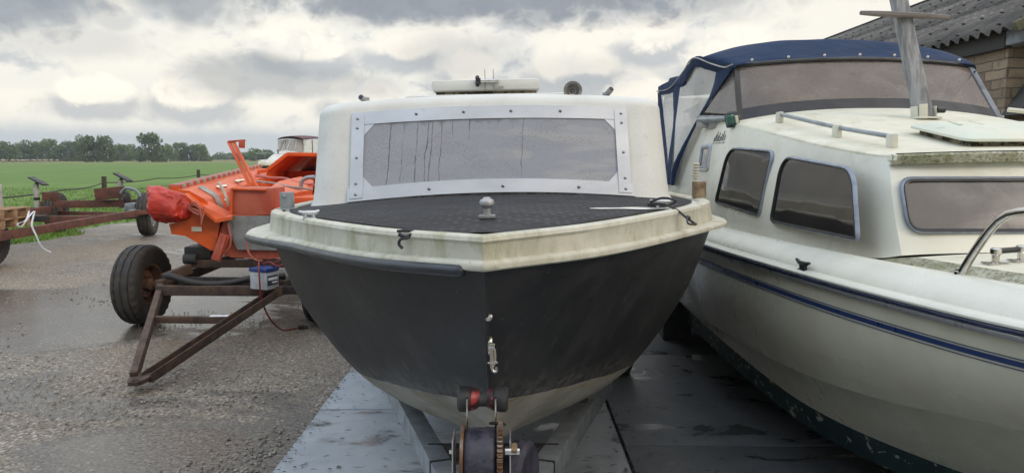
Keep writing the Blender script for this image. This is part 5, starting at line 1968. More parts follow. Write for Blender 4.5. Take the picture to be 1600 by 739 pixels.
b.build('bent_pipe', BLACKSTEEL, ot)
b = MB()
b.box((-2.98, 7.25, .70), (.26, .5, .12), bev=.02); b.box((-2.86, 7.4, .80), (.40, .4, .10), bev=.02)
b.build('keel_block', BLACKSTEEL, ot)
b = MB(); b.tube([(-3.10, 6.99, .645), (-2.98, 6.99, .645)], .050, 16); b.build('keel_roller', RUBBER, ot)

# things lying on that trailer
c = Vector((-2.165, 6.44, .455))
bt = empty('car_battery', c, 'white and blue car battery on the rusty trailer beam', 'battery')
rz = -.42
b = MB(); b.box(c + Vector((0, 0, .082)), (.185, .155, .15), rot=(0, 0, rz), bev=.006)
bc = b.build('battery_case', WHITEPLASTIC, bt)
b = MB(); b.box(c + Vector((0, 0, .176)), (.194, .164, .032), rot=(0, 0, rz), bev=.006)
for s in (-.065, .065): b.tube([c + Matrix.Rotation(rz, 3, 'Z') @ Vector((s, .05, .19)), c + Matrix.Rotation(rz, 3, 'Z') @ Vector((s, .05, .208))], .011, 10)
b.build('battery_lid', BLUEPLASTIC, bt)
Rz = Matrix.Rotation(rz, 3, 'Z')
b = MB(); b.box(c + Rz @ Vector((.0935, -.0, .085)), (.003, .13, .085), rot=(0, 0, rz), bev=.0008); lb = b.build('battery_label', LABELDARK, bt)
b = MB(); b.box(c + Rz @ Vector((.0952, -.0, .098)), (.003, .115, .024), rot=(0, 0, rz), bev=.0008)
b.box(c + Rz @ Vector((.0952, .02, .066)), (.003, .07, .012), rot=(0, 0, rz), bev=.0008); b.build('label_panel', PAPER, lb)
cb = empty('jump_lead', c + Vector((0, -.06, .2)), 'red jump lead hanging from the battery to a black plug on the ground', 'cable')
b = MB()
b.curve([c + Vector((-.03, .04, .205)), c + Vector((-.03, -.04, .24)), c + Vector((.0, -.13, .14)), c + Vector((.015, -.14, -.06)), c + Vector((.05, -.05, -.25)), c + Vector((.085, .16, -.40)), c + Vector((.12, .36, -.443)), c + Vector((.16, .40, -.445))], .0075, 8, 70)
b.build('hanging_lead', REDCABLE, cb)
b = MB()
b.curve([c + Vector((-.03, .04, .205)), c + Vector((.04, .02, .235)), c + Vector((.12, .0, .20)), c + Vector((.20, .05, .225)), c + Vector((.30, .10, .16)), c + Vector((.42, .15, .10))], .0075, 8, 50)
b.curve([c + Vector((.06, .05, .205)), c + Vector((.14, .05, .245)), c + Vector((.25, .08, .19)), c + Vector((.36, .12, .13))], .0075, 8, 50)
b.build('lead_tail', REDCABLE, cb)
b = MB(); b.box(c + Vector((.19, .41, -.436)), (.06, .04, .036), rot=(0, 0, .3), bev=.008); b.tube([c + Vector((.21, .415, -.437)), c + Vector((.25, .43, -.44))], .014, 8); b.build('plug', BLACKPLASTIC, cb)
b = MB(); b.box((-2.385, y2 - .01, .316), (.145, .048, .006), rot=(0, 0, .03), bev=.001)
tag(b.build('paper_card', PAPER, loc=(-2.385, y2, .313)), 'white paper card lying on the lower drawbar cross beam', 'card')
b = MB(); b.box((-2.56, 7.01, .641), (.12, .045, .005), bev=.001)
tag(b.build('paper_card', PAPER, loc=(-2.56, 7.01, .638)), 'white paper card on the upper beam beneath the orange boat', 'card')

# ------------------------------------------------------------------ orange workboat
ob = empty('orange_workboat', (-2.6, 8.8, .72), 'open orange workboat with red bag at its end and raised hood', 'boat')
YB = 6.85
OL = [at(264, 351, YB), at(268, 366, YB), at(290, 369, YB), at(331, 392, YB), at(352, 398, YB + .03), at(420, 404, YB + .05), at(470, 398, YB + .05)]
# hull shell: end plate facing us and the long side running back
gl0, gl1 = Vector((-3.12, 6.95, 1.27)), Vector((-3.70, 11.0, 1.42))        # left gunwale
gr0, gr1 = Vector((-1.70, 6.95, 1.20)), Vector((-1.75, 11.0, 1.42))
b = MB()
rows = []
for i in range(25):
    f = i / 24
    L = gl0.lerp(gl1, f); Rr = gr0.lerp(gr1, f); y = L.y + .08
    bl = Vector((-2.78 - .15 * f, y, .735)); br_ = Vector((-1.98, y, .735))
    rows.append([L + Vector((.02, .08, -.03)), L + Vector((.02, .08, -.30)), Vector((L.x + .13, y, .86)), bl, (bl + br_) / 2 + Vector((0, 0, -.02)), br_, Vector((Rr.x - .10, y, .86)), Rr + Vector((0, .08, -.25)), Rr + Vector((0, .08, 0))])
b.grid(rows)
b.poly([p for p in rows[-1]])
oh = b.build('hull', ORANGE, ob, sharp=25)
# end wing plate, bright orange
b = MB()
wing = [(264, 350), (268, 366), (290, 369), (331, 392), (336, 390), (345, 344), (336, 342), (291, 303), (288, 345)]
def wp(px, py, dy=0): return at(px, py, YB + (px - 264) * .0012 + dy)
b.poly([wp(*p) for p in wing]); b.poly([wp(p[0], p[1], .05) for p in reversed(wing)])
n = len(wing)
for i in range(n): b.poly([wp(*wing[i]), wp(*wing[(i + 1) % n]), wp(wing[(i + 1) % n][0], wing[(i + 1) % n][1], .05), wp(wing[i][0], wing[i][1], .05)])
wg = b.build('end_plate', ORANGE, ob, sharp=20)
# sloping flange along its top
b = MB()
fl = [at(287, 303, YB - .04), at(300, 300, YB + .22), at(348, 334, YB + .22), at(363, 333, YB + .15), at(363, 338, YB - .02), at(337, 343, YB - .06)]
b.poly(fl); b.poly([p + Vector((0, 0, -.03)) for p in reversed(fl)])
for i in range(6): b.poly([fl[i], fl[(i + 1) % 6], fl[(i + 1) % 6] + Vector((0, 0, -.03)), fl[i] + Vector((0, 0, -.03))])
b.build('top_flange', ORANGE, ob, sharp=20)
b = MB(); b.box(wp(305, 358, -.004), (.125, .006, .045), bev=.002); b.build('name_plate', CREAMPLASTIC, ob)
# red underbody and grey plate to the right of it
b = MB()
und = [(331, 392), (350, 345), (362, 338), (420, 336), (470, 340), (470, 400), (420, 405), (362, 402)]
b.poly([at(x, y, YB + .12) for x, y in und])
b.poly([at(x, y, YB + .30) for x, y in reversed(und)])
b.build('lower_transom', ORANGERED, ob)
b = MB()
gp = [(357, 337), (420, 337), (470, 339), (470, 391), (420, 391), (371, 390), (362, 372), (358, 358)]
b.prism([(x, y) for x, y in gp], lambda u, v, w: at(u, v, YB + .09 - w), .012); b.build('reinforcing_plate', ALU_DULL, ob, sharp=20)
b = MB(); b.bar(at(352, 366, YB + .03), at(337, 407, YB + .0), .09, .02, up=(0, -1, 0), bev=.004); b.build('strap_bracket', ORANGERED, ob)
b = MB(); b.bar(at(352, 368, YB - .0), at(341, 406, YB - .03), .03, .02, up=(0, -1, 0), bev=.004); b.build('strap_rib', ORANGERED, ob)
# bulkhead box
b = MB()
bx0, bx1 = at(361, 336, YB + .10), at(425, 294, YB + .10)
b.box(((bx0.x + bx1.x) / 2, YB + .30, (bx0.z + bx1.z) / 2), (bx1.x - bx0.x, .40, bx1.z - bx0.z), bev=.012)
b.build('bulkhead_box', ORANGERED, ob)
b = MB(); b.tube([at(362, 295, YB + .08), at(416, 297, YB + .08)], .014, 8); b.tube([at(362, 295, YB + .08), at(361, 338, YB + .08)], .014, 8); b.build('box_edge', ORANGE, ob)
# broad inner gunwale in folded facets
def gun(f, k, o=0.0):
    L = gl0.lerp(gl1, f) + Vector((0, .02, .0))
    dx, dz = [(.0, .025), (.10, .020), (.235, -.055), (.255, -.075), (.315, -.215), (.325, -.36)][k]
    s_ = 1 - .25 * f
    return L + Vector((dx * s_ + o, 0, dz * s_ + o + .012 * mnoise.noise(Vector((f * 5, k, 0)))))


b = MB(); b.grid([[gun(i / 40, k) for k in range(6)] for i in range(41)], smooth=False)
b.poly([gun(0, k) for k in range(6)] + [gun(0, 0) + Vector((0, 0, -.36))])
gw = b.build('gunwale', ORANGE, ob, sharp=12)
b = MB(); b.grid([[gun(f, k, .004) for k in (1, 2, 3, 4)] for f in (.075, .09, .105, .122)], smooth=False); b.build('chafe_band', GREYPAD, gw, solid=.005)
f = lambda u: gun(u, 1) + Vector((.06, 0, -.17))
for k_, u_ in enumerate((.16, .30, .55, .72)):
    b = MB(); b.lathe([(.0, .012), (.014, .010), (.016, 0), (.016, -.01)], gun(u_, 3) + Vector((.03, 0, -.06)), (1, -.6, .4), 8); b.build('gunwale_bolt', CHROME, gw)
for uu in (.20, .42):
    b = MB()
    q = f(uu) + Vector((.05, -.03, .145)); b.tube([q + Vector((-.03, -.03, 0)), q + Vector((.05, .04, .008))], .016, 8); b.box(q + Vector((0, 0, -.01)), (.05, .06, .02), bev=.006)
    b.build('gunwale_cleat', CHROME, gw)
# row of little pads along the outer gunwale
pad = None
for i in range(34):
    q = gl0.lerp(gl1, i / 33) + Vector((-.06, .1, .055))
    b = MB()
    b.box((0, 0, 0), (.10, .085, .045), bev=.014)
    if i < 2:
        o = b.build('gunwale_pad', GREYPAD if i else PINKPAD if 'PINKPAD' in globals() else ORANGERED, ob)
        for vv in o.data.vertices: vv.co = vv.co + root_loc(ob)
        pad = (pad or []) + [o]
    else:
        b.bm.free(); o = pad[i % 2].copy(); COL.objects.link(o)
    o.location = q - root_loc(ob)
b = MB(); b.tube([gl0 + Vector((-.05, .05, 0)), gl1 + Vector((-.05, .05, 0))], .055, 12); b.build('outer_rail', ORANGE, ob)
# inner deck
b = MB(); b.poly([(-2.95, 7.1, 1.02), (-1.75, 7.1, 1.02), (-1.8, 10.9, 1.10), (-3.4, 10.9, 1.10)]); b.build('inner_deck', ORANGE, ob)
# raised central cover with a slatted side, and lines lying over it
b = MB()
cvr = [at(416, 297, 7.6), at(436, 283, 8.6), at(470, 276, 9.2), at(490, 282, 9.0), at(487, 297, 8.2), at(460, 302, 7.6)]
b.poly(cvr); b.poly([p + Vector((0, 0, -.06)) for p in reversed(cvr)])
for i in range(6): b.poly([cvr[i], cvr[(i + 1) % 6], cvr[(i + 1) % 6] + Vector((0, 0, -.06)), cvr[i] + Vector((0, 0, -.06))])
b.build('centre_cover', ORANGE, ob, sharp=20)
b = MB(); b.box((-2.30, 7.75, 1.10), (1.05, .5, .20), bev=.02); b.build('thwart', ORANGE, ob)
b = MB(); b.curve([at(400, 275, 9.6), at(425, 278, 9.2), at(445, 279, 9.0), at(470, 287, 8.6), at(490, 288, 8.4)], .016, 8, 40); b.build('red_line', PINKROPE, ob)
b = MB(); b.curve([at(400, 283, 9.0), at(430, 287, 8.4), at(460, 293, 8.0), at(488, 296, 7.9)], .012, 8, 40); b.build('grey_line', GREYPAD, ob)
b = MB(); b.curve([at(470, 292, 7.9), at(472, 283, 7.9), at(480, 278, 7.9), at(492, 277, 7.9)], .022, 10, 24); b.build('grab_hoop', GALV, ob)
# raised hood at the far end, open towards us
b = MB()
hd = [at(418, 266, 10.2), at(449, 241, 10.2), at(500, 242, 10.2), at(530, 262, 10.2)]
bk = [p + Vector((0, 1.5, -.05)) for p in hd]
fl_ = [at(405, 268, 10.15)]
b.grid([hd, bk], smooth=False)
b.poly(bk)
b.poly([hd[0], bk[0], bk[0] + Vector((0, 0, -.45)), hd[0] + Vector((0, 0, -.45))])
b.poly([hd[3], bk[3], bk[3] + Vector((0, 0, -.45)), hd[3] + Vector((0, 0, -.45))])
b.poly([p + Vector((0, 0, -.001)) if i < 4 else p for i, p in enumerate(bk)][::-1][:2] + [bk[0] + Vector((0, 0, -.45)), bk[3] + Vector((0, 0, -.45))])
b.build('hood', ORANGE, ob, solid=.03, recalc=False)
b = MB()
for i in range(3): b.bar(hd[i], hd[i + 1], .05, .05, bev=.008)
b.bar(at(402, 269, 10.15), hd[0], .06, .05, bev=.008)
b.build('hood_rim', ORANGE, ob)
# leaning twin posts with a cross head
for k, (x0, x1) in enumerate(((357.5, 394), (364.5, 401.5))):
    b = MB(); b.bar(at(x1, 296 if k == 0 else 293, 7.7), at(x0, 222, 7.9), .030, .040, up=(0, -1, 0), bev=.005); b.build('leaning_post', ORANGE, ob)
b = MB(); b.box(at(370, 220.5, 7.9), (.17, .06, .018), bev=.004, rot=(0, -.08, 0)); b.box(at(378, 226, 7.88), (.052, .06, .075), bev=.010, rot=(0, .08, 0)); b.build('post_head', ORANGERED, ob)
# ropes hanging down the end
for k, pts in enumerate((((355, 336), (356, 350), (360, 370), (359, 385), (350, 396)), ((386, 378), (387, 390), (392, 400), (400, 406), (410, 407)))):
    b = MB(); b.curve([at(x, y, YB + .04) for x, y in pts], .009, 6, 30); b.build('hanging_rope', PINKROPE, ob)
b = MB(); b.curve([at(342, 285, 7.25), at(350, 300, 7.1), at(355, 312, 7.0), at(358, 322, 6.98)], .014, 6, 20); b.build('olive_rope', ROPE, ob)
# red bag tied over the end, lumpy
bmx = bmesh.new()
bmesh.ops.create_icosphere(bmx, subdivisions=5, radius=1)
ctr = at(263, 322, YB - .05)
for v in bmx.verts:
    x, y, z = v.co
    sx_ = math.copysign(abs(x) ** .72, x); sz_ = math.copysign(abs(z) ** .62, z)
    ridge = mnoise.noise(v.co * 1.9 + Vector((3, 1, 0))) * .24 + abs(mnoise.noise(v.co * 4.2)) * -.15 + mnoise.noise(v.co * 10) * .05
    pinch = 1 - .22 * max(0, x)
    k = 1 + ridge
    v.co = Vector((sx_ * .195 * k, y * .18 * k, sz_ * .155 * pinch * k - .05 * sx_ + (.03 * abs(sx_))))
for f in bmx.faces: f.smooth = True
me = bpy.data.meshes.new('red_bag'); bmx.to_mesh(me); bmx.free(); me.materials.append(REDTARP)
o = bpy.data.objects.new('red_bag', me); o.location = ctr; COL.objects.link(o)
tag(o, 'crumpled bright red tarpaulin bag tied over the orange boat corner', 'bag')
b = MB()
q = at(292, 325, YB - .10)
for k in range(7):
    a = k * .9
    b.curve([q, q + Vector((.05 + .01 * k, -.01, .06 * math.sin(a))), q + Vector((.10 + .012 * k, -.02, .05 * math.sin(a * 1.3) - .02)), q + Vector((.13, -.02, -.03 - .02 * k))], .005, 5, 16)
b.build('bag_tie', PINKROPE, o)

# ------------------------------------------------------------------ rusty red frame trailer on the left, pallets on it
lt_ = empty('frame_trailer', (-8.5, 14, 0), 'long rusty red frame trailer with white light posts at the field edge', 'trailer')
def lb(a, c, w, h, name='frame_beam', m=RUSTRED):
    b = MB(); b.bar(a, c, w, h, bev=.006); return b.build(name, m, lt_)
lb((-7.35, 10.3, .47), (-7.45, 15.3, .50), .08, .13)
lb((-9.6, 10.8, .47), (-9.7, 16.0, .50), .09, .17)
lb((-9.95, 15.75, .60), (-7.75, 15.45, .66), .09, .15)
lb((-9.6, 13.6, .50), (-7.4, 13.2, .50), .08, .12)
lb((-9.6, 11.0, .50), (-7.35, 10.7, .50), .08, .14)
lb((-8.4, 13.4, .46), (-7.1, 15.1, .52), .06, .08)
lb((-8.1, 13.2, .42), (-7.5, 15.3, .40), .05, .06, m=BLACKSTEEL)
lb((-8.9, 12.9, .56), (-8.0, 12.75, .56), .16, .10, 'tool_tray', BLACKSTEEL)
lb((-9.9, 15.9, .42), (-7.5, 15.35, .42), .08, .08, 'axle')
add_wheel(lt_, (-7.50, 15.3, .44), .445, .25, (1, .22, 0), .55, ALU_DULL, .05, side=1)
add_wheel(lt_, (-9.80, 16.0, .42), .43, .24, (1, .2, 0), .45, BLACKSTEEL, .05, side=1)
add_wheel(lt_, (-7.72, 10.9, .37), .37, .22, (1, 0, 0), .5, RUST, .04, side=1)
b = MB(); b.box((-8.32, 15.42, .86), (.62, .05, .24), bev=.01, rot=(0, -.10, 0)); b.build('end_board', RUSTRED, lt_)
b = MB(); b.box((-9.72, 15.7, .78), (.35, .05, .18), bev=.01); b.build('end_board', RUSTRED, lt_)
for x, y, h in ((-10.05, 15.75, 1.04), (-8.16, 15.55, 1.13)):
    b = MB(); b.tube([(x, y, .55), (x, y, h)], .055, 14); po = b.build('light_post', PALEPOST, lt_)
    b = MB(); b.box((x + .06, y, h + .06), (.34, .22, .028), rot=(0, .50, 0), bev=.006); b.bar((x, y, h - .02), (x + .05, y, h + .05), .06, .05); b.build('post_plate', BLACKPLASTIC, po)
    b = MB(); b.lathe([(.057, 0), (.060, .01), (.060, .05), (.057, .06)], (x, y, h - .34), n=14); b.build('dark_collar', BLACKPLASTIC, po)
b = MB(); b.lathe([(0, -.05), (.10, -.05), (.13, -.03), (.13, .03), (.10, .05), (0, .05)], (-7.86, 15.2, .78), (1, .2, 0), 20); b.build('winch_drum', RUBBER, lt_)
b = MB(); b.curve([(-7.95, 15.15, .88), (-7.8, 15.1, .98), (-7.6, 15.1, .92), (-7.52, 15.1, .78)], .03, 8, 20); b.build('mudguard', GALV, lt_)
b = MB(); b.box((-7.72, 15.15, .62), (.22, .25, .12), bev=.02); b.tube([(-7.85, 15.1, .55), (-7.55, 15.05, .52)], .05, 10); b.build('coupling_head', GALV, lt_)
# two pallets
def pallet(x, y, z, rz, label):
    p = empty('pallet', (x, y, z), label, 'pallet', 'pallets stacked on the frame trailer')
    M3 = Matrix.Rotation(rz, 3, 'Z'); o3 = Vector((x, y, z))
    def bb(name, c, s, m=PALLETWOOD):
        b = MB(); b.box(o3 + M3 @ Vector(c), s, rot=(0, 0, rz), bev=.004); return b.build(name, m, p)
    for k in range(7): bb('deck_board', (-.55 + k * .1833, 0, .133), (.10, .8, .020))
    for yy in (-.35, 0, .35):
        bb('stringer_board', (0, yy, .113), (1.2, .10, .019)); bb('bottom_board', (0, yy, .010), (1.2, .10, .02))
        for xx in (-.53, 0, .53): bb('block', (xx, yy, .062), (.14, .10, .082))
    return p
pallet(-8.02, 11.05, .56, .12, 'lower wooden pallet of two stacked on the rusty red trailer')
pallet(-8.0, 11.03, .704, .10, 'upper wooden pallet of two stacked on the rusty red trailer')
b = MB()
def ribb(pts, w):
    f = spline(pts); rows = []
    for i in range(41):
        p = f(i / 40); rows.append([p + Vector((-w, 0, .0)), p + Vector((w, -.01, .004))])
    b.grid(rows)
ribb([at(46, 330, 10.7), at(40, 345, 10.55), at(27, 350, 10.5), at(33, 355, 10.5), at(46, 338, 10.5), at(54, 330, 10.6), at(52, 340, 10.5), at(50, 352, 10.45), at(57, 368, 10.4), at(62, 380, 10.4), at(70, 389, 10.4), at(80, 394, 10.35)], .017)
o = b.build('white_strap', PAPER, loc=at(50, 352, 10.45)); tag(o, 'white webbing strap draped over the pallets and trailing to the ground', 'strap')

# ------------------------------------------------------------------ post and wire fence along the meadow
fe = empty('wire_fence', (-12, 20, 0), 'dark wooden post and wire fence along the meadow edge', 'fence')
line = [(-10.9, 14.2), (-11.4, 19.0), (-13.35, 24.4), (-14.0, 29.5), (-14.66, 35.0), (-15.3, 41), (-15.9, 47)]
for i, (x, y) in enumerate(line):
    h = (.95, .9, .98, .92, 1.02, .95, .95)[i]
    if i in (0, 1, 3): continue
    b = MB()
    rows = []
    lean = random.uniform(-.03, .03)
    for k in range(7):
        f = k / 6
        rr_ = .085 - .012 * f
        rows.append([Vector((x + lean * f + math.cos(a) * rr_ * (1 + .10 * mnoise.noise(Vector((a, f * 3, i)))), y + math.sin(a) * rr_, -.05 + (h + .05) * f)) for a in [q * math.pi / 6 for q in range(12)]])
    b.grid(rows, closed=True); b.poly(rows[-1])
    b.build('post', POSTWOOD, fe, sharp=60)
for zz in (.78, .48):
    b = MB()
    pts = [Vector((-10.2, 10.0, zz))] + [Vector((x, y, zz)) for x, y in line]
    P2 = []
    for a, c in zip(pts, pts[1:]):
        for k in range(8):
            f = k / 8; P2.append(a.lerp(c, f) + Vector((0, 0, -.06 * math.sin(math.pi * f))))
    P2.append(pts[-1])
    b.tube(P2, .018 if zz > .6 else .010, 6); b.build('wire', BLACKSTEEL, fe)
p = at(2, 345, 12.3)
b = MB(); b.tube([(p.x, p.y, -.05), (p.x, p.y, 1.12)], .045, 12); b.ball((p.x, p.y, 1.12), .045, 10)
tag(b.build('pale_post', PALEPOST, loc=(p.x, p.y, 0)), 'thin pale post standing at the grass edge beside the pallets', 'post')

# ------------------------------------------------------------------ distant white cruiser behind the orange boat
dc = empty('distant_cruiser', (-5.55, 21, 0), 'white motor cruiser with dark canopy standing beyond the orange boat', 'boat')
DX, DY = -5.55, 21.0
def Dp(x, y, z): return Vector((DX + x, DY + y, z * .71 if z < 1.62 else 1.15 + (z - 1.62) * 1.72))
b = MB()
for sgn in (-1, 1):
    rows = []
    for i in range(19):
        u = i / 18
        w = 1.22 * (1 - (1 - u) ** 2.2) if u < .99 else 1.22
        y = u * 6
        rows.append([Dp(sgn * w, y, 1.62 - .18 * u), Dp(sgn * w * .93, y + .1 * (1 - u), 1.36 - .12 * u), Dp(sgn * w * .78, y + .5 * (1 - u), .95), Dp(0, y + 1.1 * (1 - u), .62)])
    b.grid(rows)
b.build('hull', NAVYHULL if 'NAVYHULL' in globals() else BLACKSTEEL, dc, sharp=40)
b = MB()
for sgn in (-1, 1):
    rows = []
    for i in range(19):
        u = i / 18
        w = 1.24 * (1 - (1 - u) ** 2.2)
        y = u * 6
        zs = 1.62 - .18 * u
        cab = lin([(0, 0), (.18, 0.05), (.34, .30), (.46, .46), (1, .46)], u)
        rows.append([Dp(sgn * w * 1.01, y - .02, zs - .04), Dp(sgn * w * 1.01, y - .02, zs + .06), Dp(sgn * w * .92, y, zs + .10), Dp(sgn * w * .74, y, zs + .10 + cab), Dp(0, y, zs + .18 + cab)])
    b.grid(rows)
sup = b.build('superstructure', WHITEPAINT, dc, sharp=35)
for sx in (-1, 1):
    for k in range(2):
        b = MB(); b.box(Dp(sx * .80 + sx * .06 * k, 1.95 + .9 * k, 1.79 + .03 * k), (.04, .6, .13), bev=.02, rot=(0, sx * .5, -sx * .28)); b.build('window', DARKWINDOW, sup)
def dcw(u, f, o=0):
    return Dp(u * (1.0 - .12 * f), 2.75 + .55 * f + .5 * abs(u) ** 2, 2.02 + .55 * f)
b = MB(); b.grid([[dcw(-1 + k / 6, j / 3) for k in range(13)] for j in range(4)]); b.build('windscreen', GLASS_SIDE, dc, recalc=False)
for u in (-1, -.5, 0, .5, 1):
    b = MB(); b.bar(dcw(u, 0), dcw(u, 1), .03, .03); b.build('screen_post', WHITEPAINT, dc)
b = MB()
rows = []
for i in range(12):
    t = i / 11
    rows.append([Dp(math.sin(a) * (.95 + .12 * min(1, t * 3)), 3.2 + 3.0 * t, 2.55 + .05 * math.sin(t * 3.1) + .13 * math.cos(a) * (1 if t < .8 else 1 - (t - .8) * 2)) for a in [(-1 + k / 8) * 1.45 for k in range(17)]])
b.grid(rows); b.build('canopy', MAROON, dc, solid=.01)
for sx in (-1, 1):
    for k in range(3):
        y0 = 3.3 + k * .95
        b = MB(); b.poly([Dp(sx * 1.06, y0, 1.95), Dp(sx * 1.06, y0 + .85, 1.95), Dp(sx * 1.04, y0 + .85, 2.56), Dp(sx * 1.0, y0, 2.56)]); b.build('clear_panel', VINYL, dc, recalc=False)
        b = MB(); b.tube([Dp(sx * 1.06, y0 + .9, 1.9), Dp(sx * 1.04, y0 + .9, 2.56)], .03, 8); b.build('canopy_hoop', MAROON, dc)
b = MB(); b.tube([Dp(-.85, .9, 1.6), Dp(-.85, .9, 2.02)], .012, 6); b.tube([Dp(.3, .3, 1.7), Dp(.3, .3, 2.05)], .012, 6)
b.curve([Dp(-1.1, 2.2, 2.0), Dp(-.85, .9, 2.02), Dp(0, .1, 2.06), Dp(.85, .9, 2.02), Dp(1.1, 2.2, 2.0)], .012, 6, 30); b.build('bow_rail', CHROME, dc)
b = MB(); b.bar(Dp(0, 2.0, 1.9), Dp(-.02, 2.0, 2.18), .10, .06); b.build('stub_mast', TEAK, dc)
for sx in (-1, 1):
    b = MB(); b.bar(Dp(sx * .5, .5, .5), Dp(sx * .5, 6.0, .5), .10, .12); b.build('cradle_beam', GALV, dc)
    add_wheel(dc, Dp(sx * .95, 4.2, .33), .33, .2, (1, 0, 0), .55, GALV, .04, side=sx)

dc.location = (at(403, 257, 46).x, 46, -.02)
dc.rotation_euler = (0, 0, R(-20))

# ------------------------------------------------------------------ brick barn with corrugated roof
bn = empty('brick_barn', (6.5, 12, 0), 'old brick barn with a grey corrugated fibre cement roof', 'building')
EX, EZ, RX, RZ_ = 4.86, 2.86, 8.6, 4.78
NY0, NY1 = 7.35, 21.5
b = MB()
wallx = 5.04
b.grid([[(wallx, y, z) for z in (0, 2.93)] for y in (7.72, 21.2)], smooth=False)
b.poly([(wallx, 7.72, 0), (16, 7.72, 0), (16, 7.72, 2.9), (12.0, 7.72, 4.6), (RX, 7.72, 4.62), (wallx, 7.72, 2.93)])
b.poly([(wallx, 21.2, 0), (16, 21.2, 0), (16, 21.2, 2.9), (RX, 21.2, 4.6), (wallx, 21.2, 2.93)])
b.build('wall', BRICK, bn, recalc=False, merge=0, sharp=30)
b = MB()
pitch = .177; step = pitch / 8
ny = int((NY1 - NY0) / step)
slope = Vector((RX - EX, 0, RZ_ - EZ)).normalized(); nor = Vector((-slope.z, 0, slope.x))
Ltot = math.hypot(RX - EX, RZ_ - EZ)
courses = 3
for cidx in range(courses):
    s0 = cidx * Ltot / courses - (.12 if cidx else 0); s1 = (cidx + 1) * Ltot / courses
    lift0 = .012 if cidx else 0.0
    rows = []
    for j in range(ny + 1):
        y = NY0 + j * step
        wv = .031 * math.cos(2 * math.pi * (y - NY0) / pitch)
        sag = .015 * mnoise.noise(Vector((y * .4, cidx, 0)))
        rag = .02 * mnoise.noise(Vector((math.floor((y) / .9) * 3.1, cidx * 7, 2)))
        def rp(s, l): return Vector((EX, y, EZ)) + slope * s + nor * (wv + l + sag)
        rows.append([rp(s0 + rag, lift0 - .010), rp(s0 + rag, lift0), rp((s0 + s1) / 2, lift0 * .5), rp(s1, 0)])
    b.grid(rows)
b.build('roof', SHEET, bn, sharp=0, merge=0)
b = MB()
b.grid([[(RX - .02, y, RZ_ + .05), (RX + .16, y, RZ_ + .13), (RX + .34, y, RZ_ + .05)] for y in (NY0, NY1)]); b.grid([[(RX + .2, y, RZ_ + .02), (RX + 4, y, EZ)] for y in (NY0, NY1)]); b.build('ridge', SHEET, bn)
b = MB()
for cidx in range(courses):
    for j in range(int((NY1 - NY0) / (pitch * 2))):
        y = NY0 + (j * 2 + 0) * pitch
        for s in (cidx * Ltot / courses + .08, cidx * Ltot / courses + .62):
            q = Vector((EX, y, EZ)) + slope * s + nor * .043
            b.box(q, (.032, .032, .016), bev=.005)
tag(b.build('roof_bolts', BLACKSTEEL, bn, merge=0), kind='stuff')
b = MB(); b.bar(Vector((EX - .03, NY0 - .02, EZ - .02)), Vector((EX, NY0 - .02, EZ)) + slope * Ltot, .06, .10, up=nor, bev=.02); b.build('mossy_verge', MOSS, bn)
b = MB(); b.bar(Vector((EX + .28, NY0 + .05, EZ + .01)), Vector((EX + .28, NY0 + .05, EZ + .01)) + slope * Ltot, .025, .20, up=nor, bev=.004); b.build('barge_board', FASCIA, bn)
b = MB(); b.box((5.42, 7.50, 2.79), (.9, .34, .15), bev=.01); b.build('boxed_eave', FASCIA, bn)
b = MB(); b.bar((wallx - .02, 7.7, 2.78), (wallx - .02, 21.2, 2.78), .08, .16); b.build('wall_plate', DARKTIMBER, bn)
# dark lean-to hood against the gable
b = MB()
hq = [(5.0, 2.02), (5.30, 2.46), (6.4, 2.56), (6.4, 1.98)]
b.prism(hq, lambda u, v, w: Vector((u, 7.715 - w * (1.0), v)), .25); ho = b.build('lean_to_hood', DARKTIMBER, bn, sharp=20)
b = MB(); b.box((5.27, 7.46, 2.16), (.07, .02, .09), bev=.004); b.build('hood_vent', FASCIA, ho)

# ------------------------------------------------------------------ trees, farmhouse and flock beyond the meadow


def leafy(rnd, clumps, n, leaf, m, name, parent):
    b = MB()
    tot = sum(c[3] ** 2 for c in clumps)
    for cx, cy, cz, r in clumps:
        k = int(n * r * r / tot)
        for _ in range(k):
            v = Vector((rnd.gauss(0, 1), rnd.gauss(0, 1), rnd.gauss(0, 1))).normalized() * r * rnd.uniform(.45, 1.08) ** .6
            p = Vector((cx, cy, cz)) + Vector((v.x, v.y, v.z * .85))
            s = leaf * rnd.uniform(.6, 1.3)
            nrm = (v.normalized() + Vector((rnd.gauss(0, .6), rnd.gauss(0, .6), rnd.gauss(0, .6)))).normalized()
            u = nrm.orthogonal().normalized(); w = nrm.cross(u)
            a = rnd.random() * 6.28
            u, w = u * math.cos(a) + w * math.sin(a), w * math.cos(a) - u * math.sin(a)
            vs_ = [b.bm.verts.new(p + u * s), b.bm.verts.new(p + w * s * .7), b.bm.verts.new(p - u * s), b.bm.verts.new(p - w * s * .7 + nrm * s * .3)]
            b.bm.faces.new(vs_)
    return b.build(name, m, parent, merge=0, sharp=0, recalc=False)


